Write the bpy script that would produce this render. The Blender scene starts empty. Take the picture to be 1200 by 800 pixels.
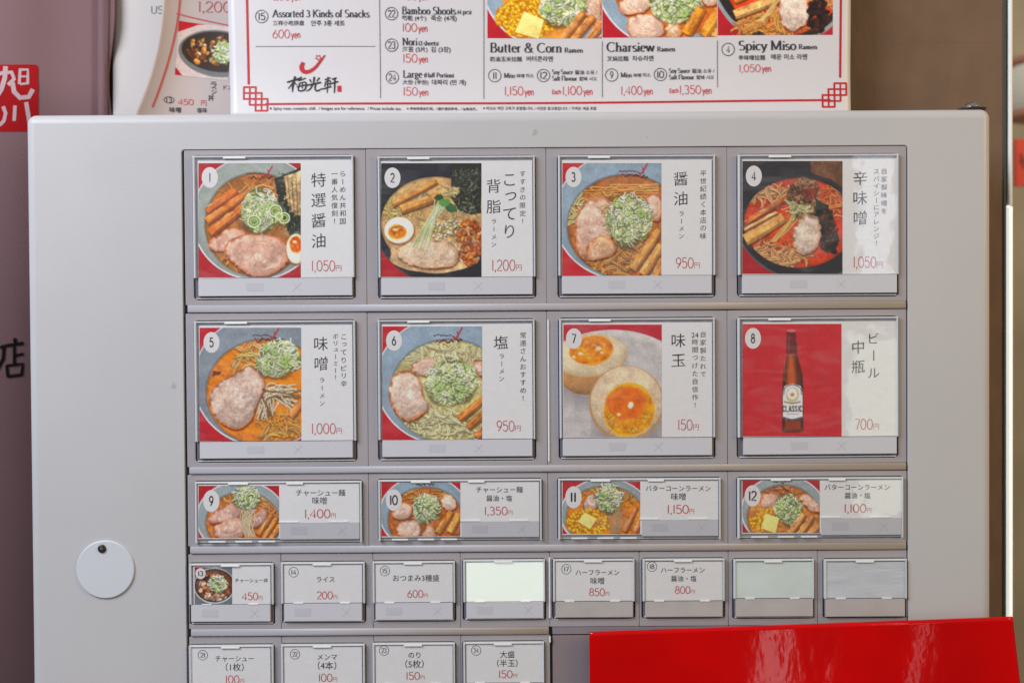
import bpy, bmesh, math, random
import numpy as np
from mathutils import Vector, Matrix, Euler

# ------------------------------------------------------------------ camera, world, lamps, exposure
S = 0.0004                       # metres per unit of the layout grid (about 0.4 mm)
D = 1550 * S                     # camera to machine face
ROLL, TILT = math.radians(0.36), math.radians(1.0)
sc = bpy.context.scene
COL = sc.collection
cam_d = bpy.data.cameras.new("camera")
cam = bpy.data.objects.new("camera", cam_d)
COL.objects.link(cam)
sc.camera = cam
cam.location = (0, -D * math.cos(TILT), D * math.sin(TILT))
cam.rotation_mode = 'QUATERNION'
cam.rotation_quaternion = (Euler((math.pi / 2 - TILT, 0, 0)).to_quaternion()
                           @ Euler((0, 0, -ROLL)).to_quaternion())
cam_d.sensor_width = 36
cam_d.lens = 36 * 1550 / 1200
cam_d.clip_start = 0.01
cam_d.clip_end = 50
cam_d.dof.use_dof = True
cam_d.dof.focus_distance = D
cam_d.dof.aperture_fstop = 8

W = bpy.data.worlds.new("World")
sc.world = W
W.use_nodes = True
bg = W.node_tree.nodes['Background']
# open street in front of the shop: pale sky above, darker warm pavement below
_n = W.node_tree.nodes; _l = W.node_tree.links
_tc = _n.new('ShaderNodeTexCoord'); _sp = _n.new('ShaderNodeSeparateXYZ'); _mr = _n.new('ShaderNodeMapRange'); _mx = _n.new('ShaderNodeMix')
_mx.data_type = 'RGBA'; _mx.inputs[6].default_value = (0.40, 0.35, 0.33, 1); _mx.inputs[7].default_value = (0.86, 0.92, 1.0, 1)
_mr.inputs['From Min'].default_value = -0.35; _mr.inputs['From Max'].default_value = 0.45; _mr.interpolation_type = 'SMOOTHSTEP'
_l.new(_tc.outputs['Generated'], _sp.inputs[0]); _l.new(_sp.outputs['Z'], _mr.inputs[0]); _l.new(_mr.outputs[0], _mx.inputs[0]); _l.new(_mx.outputs[2], bg.inputs[0])
bg.inputs[1].default_value = 0.33

def lamp(name, loc, target, sx, sy, power, col):
    l = bpy.data.lights.new(name, 'AREA')
    l.shape = 'RECTANGLE'; l.size = sx; l.size_y = sy; l.energy = power; l.color = col
    o = bpy.data.objects.new(name, l)
    COL.objects.link(o)
    o.location = loc
    o.rotation_euler = (Vector(target) - Vector(loc)).to_track_quat('-Z', 'Y').to_euler()
    return o

lamp("key_lamp", (-0.66, -0.56, 0.54), (-0.14, 0, 0), 0.55, 0.45, 9.6, (0.88, 0.925, 1.0))
lamp("warm_lamp", (0.95, -0.50, 0.40), (0.22, 0, 0), 0.45, 0.45, 4.6, (1.0, 0.68, 0.24))
lamp("window_lamp", (0.364, -0.72, 0.17), (0.31, 0, 0.10), 0.032, 0.32, 0.09, (0.72, 0.84, 1.0))
lamp("streak_lamp", (0.262, -0.72, -0.395), (0.12, 0, -0.14), 0.022, 0.14, 0.05, (1.0, 0.84, 0.86))  # added out of view, puts the pinkish streak on the red sheet
lamp("streak_lamp", (0.42, -0.72, -0.395), (0.18, 0, -0.14), 0.012, 0.14, 0.02, (1.0, 0.8, 0.8))  # second added lamp, for a thinner streak on the red sheet
lamp("green_reflection_lamp", (0.385, -0.72, -0.10), (0.32, 0, -0.02), 0.075, 0.18, 0.075, (0.84, 1.0, 0.80))  # added out of view for the greenish reflection on the right-hand covers

sc.view_settings.view_transform = 'Standard'
sc.view_settings.look = 'None'
sc.view_settings.exposure = 0.10
sc.view_settings.gamma = 1.0
sc.cycles.max_bounces = 8
sc.cycles.transparent_max_bounces = 16
sc.cycles.caustics_reflective = False
sc.cycles.caustics_refractive = False

_M = Matrix.LocRotScale(cam.location, cam.rotation_quaternion, None)
def P(px, py, Y=0.0):
    """layout point (1200x800 grid) on the plane at depth Y (metres behind the machine face)"""
    d = _M.to_3x3() @ Vector(((px - 600) / 1550, (400 - py) / 1550, -1))
    o = cam.location
    return o + d * ((Y - o.y) / d.y)
def K(Y):
    return S * (D + Y) / D
def rect(x0, y0, x1, y1, Y=0.0):
    """rectangle on plane Y: returns (x0, z0, x1, z1) in metres, z0 bottom"""
    c = P((x0 + x1) / 2, (y0 + y1) / 2, Y)
    w = (x1 - x0) * K(Y) / 2; h = (y1 - y0) * K(Y) / 2
    return (c.x - w, c.z - h, c.x + w, c.z + h)

# ------------------------------------------------------------------ materials
def lin(c):
    return tuple(((v / 255) / 12.92 if v / 255 <= .04045 else ((v / 255 + .055) / 1.055) ** 2.4) for v in c)
MATS = {}
def mat(name, col=None, rough=0.5, metal=0.0, spec=0.5, noise=None, bump=None, coat=0.0, emit=None, attr=False, gain=1.0, trans=0.0, specks=None):
    """noise=(scale, amount) mottles colour; bump=(scale, strength)"""
    if name in MATS: return MATS[name]
    m = bpy.data.materials.new(name); m.use_nodes = True
    nt = m.node_tree; n = nt.nodes; L = nt.links; b = n['Principled BSDF']
    b.inputs['Roughness'].default_value = rough
    b.inputs['Metallic'].default_value = metal
    b.inputs['Specular IOR Level'].default_value = spec
    b.inputs['Coat Weight'].default_value = coat
    b.inputs['Coat Roughness'].default_value = 0.06
    if trans: b.inputs['Transmission Weight'].default_value = trans
    tc = n.new('ShaderNodeTexCoord')
    if attr:
        a = n.new('ShaderNodeAttribute'); a.attribute_name = 'print'
        L.new(a.outputs['Color'], b.inputs['Base Color'])
    else:
        c = tuple(v * gain for v in lin(col)) + (1,)
        b.inputs['Base Color'].default_value = c
        if noise:
            t = n.new('ShaderNodeTexNoise'); t.inputs['Scale'].default_value = noise[0]; t.inputs['Detail'].default_value = 6
            mp = n.new('ShaderNodeMapping')
            if len(noise) > 2: mp.inputs['Scale'].default_value = noise[2]
            L.new(tc.outputs['Object'], mp.inputs['Vector']); L.new(mp.outputs[0], t.inputs['Vector'])
            r = n.new('ShaderNodeMapRange')
            r.inputs['From Min'].default_value = .3; r.inputs['From Max'].default_value = .7
            r.inputs['To Min'].default_value = 1 - noise[1]; r.inputs['To Max'].default_value = 1 + noise[1]
            mx = n.new('ShaderNodeMix'); mx.data_type = 'RGBA'; mx.blend_type = 'MULTIPLY'; mx.inputs[0].default_value = 1
            mx.inputs[6].default_value = c
            L.new(t.outputs[0], r.inputs[0]); L.new(r.outputs[0], mx.inputs[7]); L.new(mx.outputs[2], b.inputs['Base Color'])
    if specks:
        tv = n.new('ShaderNodeTexNoise'); tv.inputs['Scale'].default_value = specks[0]; tv.inputs['Detail'].default_value = 2
        L.new(tc.outputs['Object'], tv.inputs['Vector'])
        r = n.new('ShaderNodeMapRange'); r.inputs['From Min'].default_value = .73; r.inputs['From Max'].default_value = .78
        r.inputs['To Min'].default_value = 0; r.inputs['To Max'].default_value = specks[1]
        L.new(tv.outputs[0], r.inputs[0])
        m3 = n.new('ShaderNodeMix'); m3.data_type = 'RGBA'; m3.inputs[7].default_value = (.16, .14, .12, 1)
        src = b.inputs['Base Color'].links[0].from_socket
        L.new(r.outputs[0], m3.inputs[0]); L.new(src, m3.inputs[6]); L.new(m3.outputs[2], b.inputs['Base Color'])
        ts = n.new('ShaderNodeTexNoise'); ts.inputs['Scale'].default_value = 12; ts.inputs['Detail'].default_value = 8; ts.inputs['Distortion'].default_value = 1.5
        L.new(tc.outputs['Object'], ts.inputs['Vector'])
        r2 = n.new('ShaderNodeMapRange'); r2.inputs['From Min'].default_value = .35; r2.inputs['From Max'].default_value = .7
        r2.inputs['To Min'].default_value = rough - .1; r2.inputs['To Max'].default_value = rough + .14
        L.new(ts.outputs[0], r2.inputs[0]); L.new(r2.outputs[0], b.inputs['Roughness'])
    if bump:
        t = n.new('ShaderNodeTexNoise'); t.inputs['Scale'].default_value = bump[0]; t.inputs['Detail'].default_value = 4
        mp = n.new('ShaderNodeMapping')
        if len(bump) > 2: mp.inputs['Scale'].default_value = bump[2]
        L.new(tc.outputs['Object'], mp.inputs['Vector']); L.new(mp.outputs[0], t.inputs['Vector'])
        bp = n.new('ShaderNodeBump'); bp.inputs['Strength'].default_value = bump[1]; bp.inputs['Distance'].default_value = 0.001
        L.new(t.outputs[0], bp.inputs['Height']); L.new(bp.outputs[0], b.inputs['Normal'])
    if emit:
        b.inputs['Emission Color'].default_value = lin(emit[0]) + (1,); b.inputs['Emission Strength'].default_value = emit[1]
    MATS[name] = m
    return m

def clear_mat(name, tint=(1, 1, 1), rough=0.03, ior=1.49, haze=0.0, glare_veil=False):
    if name in MATS: return MATS[name]
    m = bpy.data.materials.new(name); m.use_nodes = True
    nt = m.node_tree; n = nt.nodes; L = nt.links
    n.remove(n['Principled BSDF'])
    out = n['Material Output']
    t = n.new('ShaderNodeBsdfTransparent'); t.inputs[0].default_value = tint + (1,)
    g = n.new('ShaderNodeBsdfGlossy'); g.inputs['Roughness'].default_value = rough
    lw = n.new('ShaderNodeLayerWeight'); lw.inputs['Blend'].default_value = 0.5
    pw = n.new('ShaderNodeMath'); pw.operation = 'POWER'; pw.inputs[1].default_value = 5.0
    r0 = ((ior - 1) / (ior + 1)) ** 2
    f = n.new('ShaderNodeMath'); f.operation = 'MULTIPLY_ADD'; f.inputs[1].default_value = 1 - r0; f.inputs[2].default_value = r0
    L.new(lw.outputs['Facing'], pw.inputs[0]); L.new(pw.outputs[0], f.inputs[0])
    mx = n.new('ShaderNodeMixShader')
    L.new(f.outputs[0], mx.inputs[0]); L.new(t.outputs[0], mx.inputs[1]); L.new(g.outputs[0], mx.inputs[2])
    last = mx
    if haze:
        dd = n.new('ShaderNodeBsdfDiffuse'); dd.inputs[0].default_value = (.85, .87, .9, 1)
        m2 = n.new('ShaderNodeMixShader'); m2.inputs[0].default_value = haze
        if glare_veil:      # uneven pale glare on the cover, mixed in as diffuse
            tc2 = n.new('ShaderNodeTexCoord'); mp2 = n.new('ShaderNodeMapping'); mp2.inputs['Rotation'].default_value = (0, .6, 0); mp2.inputs['Scale'].default_value = (1, 1, 3.5)
            nn = n.new('ShaderNodeTexNoise'); nn.inputs['Scale'].default_value = 38; nn.inputs['Detail'].default_value = 7; nn.inputs['Distortion'].default_value = 1.2
            rr = n.new('ShaderNodeMapRange'); rr.inputs['From Min'].default_value = .48; rr.inputs['From Max'].default_value = .75; rr.inputs['To Min'].default_value = .0; rr.inputs['To Max'].default_value = haze
            L.new(tc2.outputs['Object'], mp2.inputs[0]); L.new(mp2.outputs[0], nn.inputs['Vector']); L.new(nn.outputs[0], rr.inputs[0]); L.new(rr.outputs[0], m2.inputs[0])
        L.new(mx.outputs[0], m2.inputs[1]); L.new(dd.outputs[0], m2.inputs[2]); last = m2
    tc = n.new('ShaderNodeTexCoord'); nz = n.new('ShaderNodeTexNoise'); nz.inputs['Scale'].default_value = 60
    bp = n.new('ShaderNodeBump'); bp.inputs['Strength'].default_value = .12; bp.inputs['Distance'].default_value = .001
    L.new(tc.outputs['Object'], nz.inputs['Vector']); L.new(nz.outputs[0], bp.inputs['Height'])
    L.new(bp.outputs[0], g.inputs['Normal'])
    L.new(last.outputs[0], out.inputs[0])
    MATS[name] = m
    return m

M_PANEL = mat('painted_metal', (192, 191, 194), .42, noise=(9, .03), bump=(900, .06), specks=(130, .3))
M_BEZEL = mat('mauve_plastic', (165, 160, 165), .36, noise=(30, .03), bump=(700, .05), specks=(180, .2))
M_RAIL = mat('rail_plastic', (180, 176, 181), .4)
M_DARK = mat('dark_recess', (120, 114, 122), .6)
M_SIDE = mat('strip_surround_plastic', (112, 108, 116), .35)
M_TRAY = mat('tray_plastic', (172, 172, 180), .3, noise=(200, .12))
M_CARD = mat('card_paper', (240, 239, 242), .55, noise=(300, .014))
M_STRIP = mat('strip_plastic', (204, 204, 212), .28, bump=(80, .08))
M_STRIP_M = mat('strip_metallic', (184, 179, 179), .2, noise=(90, .06), bump=(60, .12))
M_CLEAR = clear_mat('clear_acrylic', haze=.035, glare_veil=True)
M_RIM = clear_mat('acrylic_rim', (.93, .95, .97), .12, 1.9, .7)
M_TAB = mat('moulded_tab', (236, 240, 240), .2)
M_PRINT = mat('printed_photo', attr=True, rough=.4)
M_INK = mat('black_ink', (50, 48, 53), .5)
M_INKB = mat('brush_ink', (28, 26, 28), .5)
M_INKS = mat('grey_ink', (110, 108, 114), .5)
M_RED = mat('red_ink', (204, 84, 82), .5)
M_REDF = mat('red_frame_ink', (188, 26, 34), .45)
M_FAINT = mat('faint_mark', (194, 194, 203), .35)

# ------------------------------------------------------------------ object helpers
def link(o, parent=None):
    COL.objects.link(o)
    if parent is not None: o.parent = parent
    return o
def obj_from(name, verts, faces, m, parent=None, smooth=False):
    me = bpy.data.meshes.new(name)
    me.from_pydata([tuple(v) for v in verts], [], faces)
    me.update()
    if smooth: me.polygons.foreach_set('use_smooth', [True] * len(me.polygons))
    if m: me.materials.append(m)
    return link(bpy.data.objects.new(name, me), parent)
def obj_bm(name, bm, m, parent=None):
    me = bpy.data.meshes.new(name); bm.to_mesh(me); bm.free()
    if m: me.materials.append(m)
    return link(bpy.data.objects.new(name, me), parent)
def empty(name, loc=(0, 0, 0)):
    o = bpy.data.objects.new(name, None); COL.objects.link(o); o.location = loc
    o.empty_display_size = .01
    return o
def tag(o, label=None, cat=None, group=None, kind=None):
    if label: o['label'] = label
    if cat: o['category'] = cat
    if group: o['group'] = group
    if kind: o['kind'] = kind
    return o

class MB:
    """collects flat shapes / boxes into one mesh"""
    def __init__(s): s.v = []; s.f = []
    def add(s, verts, faces):
        k = len(s.v); s.v += [tuple(v) for v in verts]; s.f += [tuple(i + k for i in f) for f in faces]
    def build(s, name, m, parent=None, smooth=False):
        return obj_from(name, s.v, s.f, m, parent, smooth)
    def box(s, x0, y0, z0, x1, y1, z1):
        s.add([(x0, y0, z0), (x1, y0, z0), (x1, y1, z0), (x0, y1, z0), (x0, y0, z1), (x1, y0, z1), (x1, y1, z1), (x0, y1, z1)],
              [(0, 1, 5, 4), (1, 2, 6, 5), (2, 3, 7, 6), (3, 0, 4, 7), (4, 5, 6, 7), (3, 2, 1, 0)])
    def cbox(s, x0, y0, z0, x1, y1, z1, c):
        """box whose front (y0) edges are chamfered by c"""
        A = [(x0, z0), (x1, z0), (x1, z1), (x0, z1)]
        B = [(x0 + c, z0 + c), (x1 - c, z0 + c), (x1 - c, z1 - c), (x0 + c, z1 - c)]
        v = [(x, y1, z) for x, z in A] + [(x, y0 + c, z) for x, z in A] + [(x, y0, z) for x, z in B]
        f = [(8, 9, 10, 11), (3, 2, 1, 0)]
        for i in range(4):
            j = (i + 1) % 4
            f += [(i, j, 4 + j, 4 + i), (4 + i, 4 + j, 8 + j, 8 + i)]
        s.add(v, f)

def rloop(x0, z0, x1, z1, r, n=6):
    pts = []
    for cx, cz, a0 in ((x1 - r, z1 - r, 0), (x0 + r, z1 - r, 90), (x0 + r, z0 + r, 180), (x1 - r, z0 + r, 270)):
        for i in range(n + 1):
            a = math.radians(a0 + 90 * i / n); pts.append((cx + r * math.cos(a), cz + r * math.sin(a)))
    return pts
def plate(name, rc, rcorner, ro, y_front, y_back, m, parent, hole=None, hr=0, hole_ro=0, hole_depth=0, floor=False):
    """rounded rectangular plate facing -Y, with rounded-over front edge and an optional opening"""
    bm = bmesh.new()
    x0, z0, x1, z1 = rc
    rings = []
    prof = [(0, y_back)] + [(ro * (1 - math.cos(a)), y_front + ro * (1 - math.sin(a))) for a in [math.pi / 2 * i / 6 for i in range(7)]]
    for ins, y in prof:
        rings.append([bm.verts.new((x, y, z)) for x, z in rloop(x0 + ins, z0 + ins, x1 - ins, z1 - ins, max(rcorner - ins, ro * .05 + 1e-5))])
    for a, b in zip(rings[:-1], rings[1:]):
        for i in range(len(a)):
            j = (i + 1) % len(a)
            f = bm.faces.new((a[j], a[i], b[i], b[j])); f.smooth = True
    last = rings[-1]
    if hole:
        hx0, hz0, hx1, hz1 = hole
        hp = [(hole_ro * (1 - math.sin(math.pi / 6 * i)), y_front + hole_ro * (1 - math.cos(math.pi / 6 * i))) for i in range(4)] if hole_ro else [(0, y_front)]
        hp.append((0, y_front + hole_depth))
        hr_ = [[bm.verts.new((x, y, z)) for x, z in rloop(hx0 - e, hz0 - e, hx1 + e, hz1 + e, hr + e)] for e, y in hp]
        for a, b in zip(hr_[:-1], hr_[1:]):
            for i in range(len(a)):
                j = (i + 1) % len(a)
                f = bm.faces.new((a[i], a[j], b[j], b[i])); f.smooth = True
        if floor: bm.faces.new(hr_[-1])
        es = []
        for ring in (last, hr_[0]):
            for i in range(len(ring)):
                a, b = ring[i], ring[(i + 1) % len(ring)]
                e = bm.edges.get((a, b)) or bm.edges.new((a, b)); es.append(e)
        res = bmesh.ops.triangle_fill(bm, use_beauty=True, use_dissolve=False, edges=es, normal=(0, -1, 0))
    else:
        bm.faces.new(last)
    bmesh.ops.recalc_face_normals(bm, faces=bm.faces)
    return obj_bm(name, bm, m, parent)

# ------------------------------------------------------------------ lettering (default font, plus two pen-stroke alphabets)
_cache = {}
def glyphs(text, off=0.0):
    key = (text, off)
    if key in _cache: return _cache[key]
    cu = bpy.data.curves.new('t', 'FONT'); cu.body = text; cu.size = 1; cu.resolution_u = 3; cu.offset = off
    o = bpy.data.objects.new('t', cu); COL.objects.link(o)
    bpy.context.view_layer.update()
    dg = bpy.context.evaluated_depsgraph_get()
    me = bpy.data.meshes.new_from_object(o.evaluated_get(dg))
    v = [(p.co.x, p.co.y) for p in me.vertices]; f = [tuple(p.vertices) for p in me.polygons]
    bpy.data.objects.remove(o); bpy.data.curves.remove(cu); bpy.data.meshes.remove(me)
    _cache[key] = (v, f)
    return v, f
def bbox(v):
    xs = [p[0] for p in v]; ys = [p[1] for p in v]
    return min(xs), min(ys), max(xs), max(ys)

def arc(cx, cy, rx, ry, a0, a1, n=12):
    return [(cx + rx * math.cos(math.radians(a0 + (a1 - a0) * i / n)), cy + ry * math.sin(math.radians(a0 + (a1 - a0) * i / n))) for i in range(n + 1)]
def ribbon(pts, wf, jit=None):
    """flat ribbon along pts; wf(direction) -> width"""
    n = len(pts); L = []; R = []
    for i in range(n):
        a = pts[max(i - 1, 0)]; b = pts[min(i + 1, n - 1)]
        dx, dy = b[0] - a[0], b[1] - a[1]; l = math.hypot(dx, dy) or 1
        w = wf(dx / l, dy / l) / 2
        nx, ny = -dy / l, dx / l
        L.append((pts[i][0] + nx * w, pts[i][1] + ny * w)); R.append((pts[i][0] - nx * w, pts[i][1] - ny * w))
    v = []; f = []
    for i in range(n): v += [L[i], R[i]]
    for i in range(n - 1): f.append((2 * i + 1, 2 * i + 3, 2 * i + 2, 2 * i))
    return v, f
E = arc
DIG = {  # monoline digits: cap height 1 -> (advance, strokes)
 '0': (.74, [E(.33, .5, .29, .5, 0, 360, 20)]), '1': (.34, [[(.14, 0), (.14, 1)]]),
 '2': (.68, [E(.3, .72, .26, .28, 165, -35) + [(.03, 0), (.58, 0)]]),
 '3': (.68, [E(.28, .76, .23, .24, 150, -80) , E(.28, .27, .27, .27, 85, -150)]),
 '4': (.72, [[(.46, 0), (.46, 1), (.02, .28), (.62, .28)]]),
 '5': (.68, [[(.52, 1), (.12, 1), (.09, .56)] + E(.29, .32, .27, .32, 125, -150)]),
 '6': (.70, [[(.42, 1), (.12, .55)] + E(.31, .3, .27, .3, 150, 510, 20)]),
 '7': (.62, [[(.02, 1), (.54, 1), (.2, 0)]]),
 '8': (.70, [E(.32, .76, .21, .24, 0, 360, 16), E(.32, .27, .27, .27, 0, 360, 16)]),
 '9': (.70, [E(.31, .7, .27, .3, -20, 340, 20) + [(.5, .4), (.2, 0)]]),
 ',': (.26, [[(.12, .08), (.06, -.16)]]), ' ': (.3, []),
 'y': (.42, [[(.02, .42), (.18, .02)], [(.34, .42), (.1, -.2)]]),
 'e': (.44, [[(.04, .22), (.36, .22)] + E(.2, .21, .17, .21, 0, 310)]),
 'n': (.42, [[(.05, 0), (.05, .42)], E(.19, .24, .14, .18, 180, 0) + [(.33, 0)]]),
 'E': (.44, [[(.36, .5), (.05, .5), (.05, 0), (.36, 0)], [(.05, .26), (.3, .26)]]),
 'a': (.44, [E(.18, .18, .15, .18, 0, 360), [(.34, .38), (.34, 0)]]),
 'c': (.4, [E(.2, .19, .17, .19, 50, 310)]),
 'h': (.42, [[(.05, 0), (.05, .55)], E(.19, .22, .14, .18, 180, 0) + [(.33, 0)]]),
 'U': (.7, [[(.08, 1), (.08, .3)] + E(.32, .28, .24, .28, 180, 360) + [(.56, 1)]]),
 'S': (.62, [E(.28, .76, .22, .24, 40, 250) + E(.28, .26, .24, .26, 80, -150)]),
}
def pen(text, wd=.085):
    """monoline text, cap height 1, baseline 0"""
    v = []; f = []; x = 0
    for ch in text:
        adv, st = DIG[ch]
        for s in st:
            vv, ff = ribbon(s, lambda dx, dy: wd)
            k = len(v); v += [(p[0] + x, p[1]) for p in vv]; f += [tuple(i + k for i in q) for q in ff]
        x += adv
    return v, f, x
def stem(x, y0, y1, s0=1, s1=1): return ('S', x, y0, y1, s0, s1)
X = .62
SER = {
 'A': (.78, [[(.04, 0), (.38, 1)], [(.38, 1), (.68, 0)], [(.16, .36), (.56, .36)], ('s', .04, 0), ('s', .68, 0)]),
 'B': (.68, [stem(.14, 0, 1), [(.14, 1), (.32, 1)] + E(.34, .76, .18, .24, 90, -90) + [(.14, .52)], [(.14, .52), (.34, .52)] + E(.36, .26, .22, .26, 90, -90) + [(.14, 0)]]),
 'C': (.78, [E(.42, .5, .36, .5, 45, 315, 18)]),
 'F': (.6, [stem(.14, 0, 1), [(.14, 1), (.52, 1), (.54, .82)], [(.14, .52), (.4, .52)]]),
 'H': (.8, [stem(.14, 0, 1), stem(.64, 0, 1), [(.14, .5), (.64, .5)]]),
 'K': (.76, [stem(.14, 0, 1), [(.62, 1), (.16, .42)], [(.3, .56), (.64, 0)], ('s', .62, 1), ('s', .66, 0)]),
 'L': (.62, [stem(.14, 0, 1), [(.14, 0), (.54, 0), (.56, .2)]]),
 'M': (.98, [[(.14, 0), (.14, 1)], [(.14, 1), (.46, .05)], [(.46, .05), (.8, 1)], stem(.82, 0, 1), ('s', .14, 0), ('s', .12, 1)]),
 'N': (.82, [[(.14, 0), (.14, 1)], [(.14, 1), (.66, 0)], [(.66, 0), (.66, 1)], ('s', .14, 0), ('s', .66, 1), ('s', .1, 1)]),
 'R': (.72, [stem(.14, 0, 1), [(.14, 1), (.32, 1)] + E(.34, .75, .19, .25, 90, -90) + [(.14, .5)], [(.32, .5), (.62, 0)]]),
 'S': (.6, [E(.29, .75, .2, .25, 40, 240) + E(.29, .26, .22, .26, 70, -145)]),
 'P': (.64, [stem(.14, 0, 1), [(.14, 1), (.32, 1)] + E(.34, .74, .2, .26, 90, -90) + [(.14, .48)]]),
 'a': (.5, [E(.2, .46, .13, .16, 160, 0) + [(.33, .1), (.42, 0)], E(.19, .17, .13, .17, 80, 380)]),
 'b': (.54, [stem(.1, 0, 1, 0, 1), E(.27, X / 2, .2, X / 2, 160, -160, 16)]),
 'c': (.46, [E(.25, X / 2, .19, X / 2, 45, 315, 14)]),
 'd': (.55, [stem(.42, 0, 1, 1, 0), E(.24, X / 2, .19, X / 2, 20, 340, 16)]),
 'e': (.48, [[(.08, .36), (.4, .36)] + E(.24, X / 2, .18, X / 2, 10, 315, 14)]),
 'f': (.34, [[(.14, 0), (.14, .78)] + E(.25, .8, .11, .2, 180, 60), [(.02, X), (.28, X)], ('s', .14, 0)]),
 'g': (.5, [E(.22, .42, .15, .19, 0, 360, 14), E(.24, -.1, .18, .14, 0, 360, 14), [(.12, .26), (.14, .06), (.34, .03)]]),
 'h': (.56, [stem(.1, 0, 1), E(.26, .4, .15, .22, 160, 0) + [(.41, 0)], ('s', .41, 0)]),
 'i': (.26, [stem(.12, 0, X, 1, 0), ('d', .12, .88)]),
 'k': (.54, [stem(.1, 0, 1), [(.42, X), (.14, .26)], [(.22, .34), (.46, 0)], ('s', .46, 0)]),
 'l': (.26, [stem(.12, 0, 1)]),
 'm': (.84, [stem(.1, 0, X), E(.24, .42, .13, .2, 160, 0) + [(.37, 0)], E(.51, .42, .14, .2, 160, 0) + [(.65, 0)], ('s', .37, 0), ('s', .65, 0)]),
 'n': (.56, [stem(.1, 0, X), E(.26, .4, .15, .22, 160, 0) + [(.41, 0)], ('s', .41, 0)]),
 'o': (.52, [E(.25, X / 2, .2, X / 2, 0, 360, 18)]),
 'p': (.55, [stem(.1, -.3, X), E(.27, X / 2, .2, X / 2, 160, -160, 16)]),
 'r': (.38, [stem(.1, 0, X), E(.24, .42, .13, .18, 160, 60)]),
 's': (.4, [E(.19, .46, .13, .16, 40, 240) + E(.19, .16, .14, .16, 70, -150)]),
 't': (.34, [[(.14, .84), (.14, .12)] + E(.22, .1, .08, .1, 180, 300), [(.02, X), (.28, X)]]),
 'u': (.56, [[(.1, X), (.1, .18)] + E(.24, .2, .14, .2, 180, 340) + [(.4, .2)], stem(.42, 0, X, 0, 0)]),
 'v': (.5, [[(.04, X), (.24, 0)], [(.24, 0), (.44, X)]]),
 'w': (.74, [[(.04, X), (.22, 0)], [(.22, 0), (.36, X)], [(.36, X), (.54, 0)], [(.54, 0), (.7, X)], ('s', .06, X)]),
 'y': (.5, [[(.04, X), (.25, .02)], [(.45, X), (.2, -.22), (.06, -.26)], ('s', .06, X), ('s', .45, X)]),
 '&': (.84, [E(.34, .78, .15, .21, 300, -60, 14)[::-1], [(.24, .66), (.66, .02), (.78, 0)], [(.42, .58)] + E(.32, .26, .26, .27, 110, 330) + [(.66, .5)]]),
 '3': (.5, [E(.22, .72, .16, .2, 150, -80), E(.22, .26, .2, .26, 85, -150)]), ' ': (.28, []),
 '(': (.26, [E(.36, .38, .26, .55, 130, 230)]), ')': (.26, [E(-.12, .38, .26, .55, 50, -50)]),
 '4': (.5, [[(.34, 0), (.34, .9), (.02, .26), (.46, .26)]]), '/': (.3, [[(.04, -.1), (.26, .9)]]), '.': (.2, [('d', .08, .04)]),
}
def serif(text, thick=.13, thin=.05):
    v = []; f = []; x = 0
    def put(vv, ff):
        k = len(v); v.extend([(p[0] + x, p[1]) for p in vv]); f.extend([tuple(i + k for i in q) for q in ff])
    wf = lambda dx, dy: thin + (thick - thin) * abs(dy) ** 1.3
    for ch in text:
        adv, st = SER.get(ch, SER['o'])
        for s in st:
            if isinstance(s, tuple) and s[0] == 'S':
                _, sx, y0, y1, a, b = s
                put(*ribbon([(sx, y0), (sx, y1)], wf))
                if a: put(*ribbon([(sx - .13, y0 + .02), (sx + .13, y0 + .02)], lambda *_: .05))
                if b: put(*ribbon([(sx - .13, y1 - .03), (sx + .04, y1 - .02)], lambda *_: .05))
            elif isinstance(s, tuple) and s[0] == 's':
                put(*ribbon([(s[1] - .12, s[2] + (.02 if s[2] < .3 else -.02)), (s[1] + .12, s[2] + (.02 if s[2] < .3 else -.02))], lambda *_: .05))
            elif isinstance(s, tuple) and s[0] == 'd':
                put(*ribbon([(s[1] - .07, s[2]), (s[1] + .07, s[2])], lambda *_: .13))
            else:
                put(*ribbon(s, wf))
        x += adv
    return v, f, x

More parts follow.
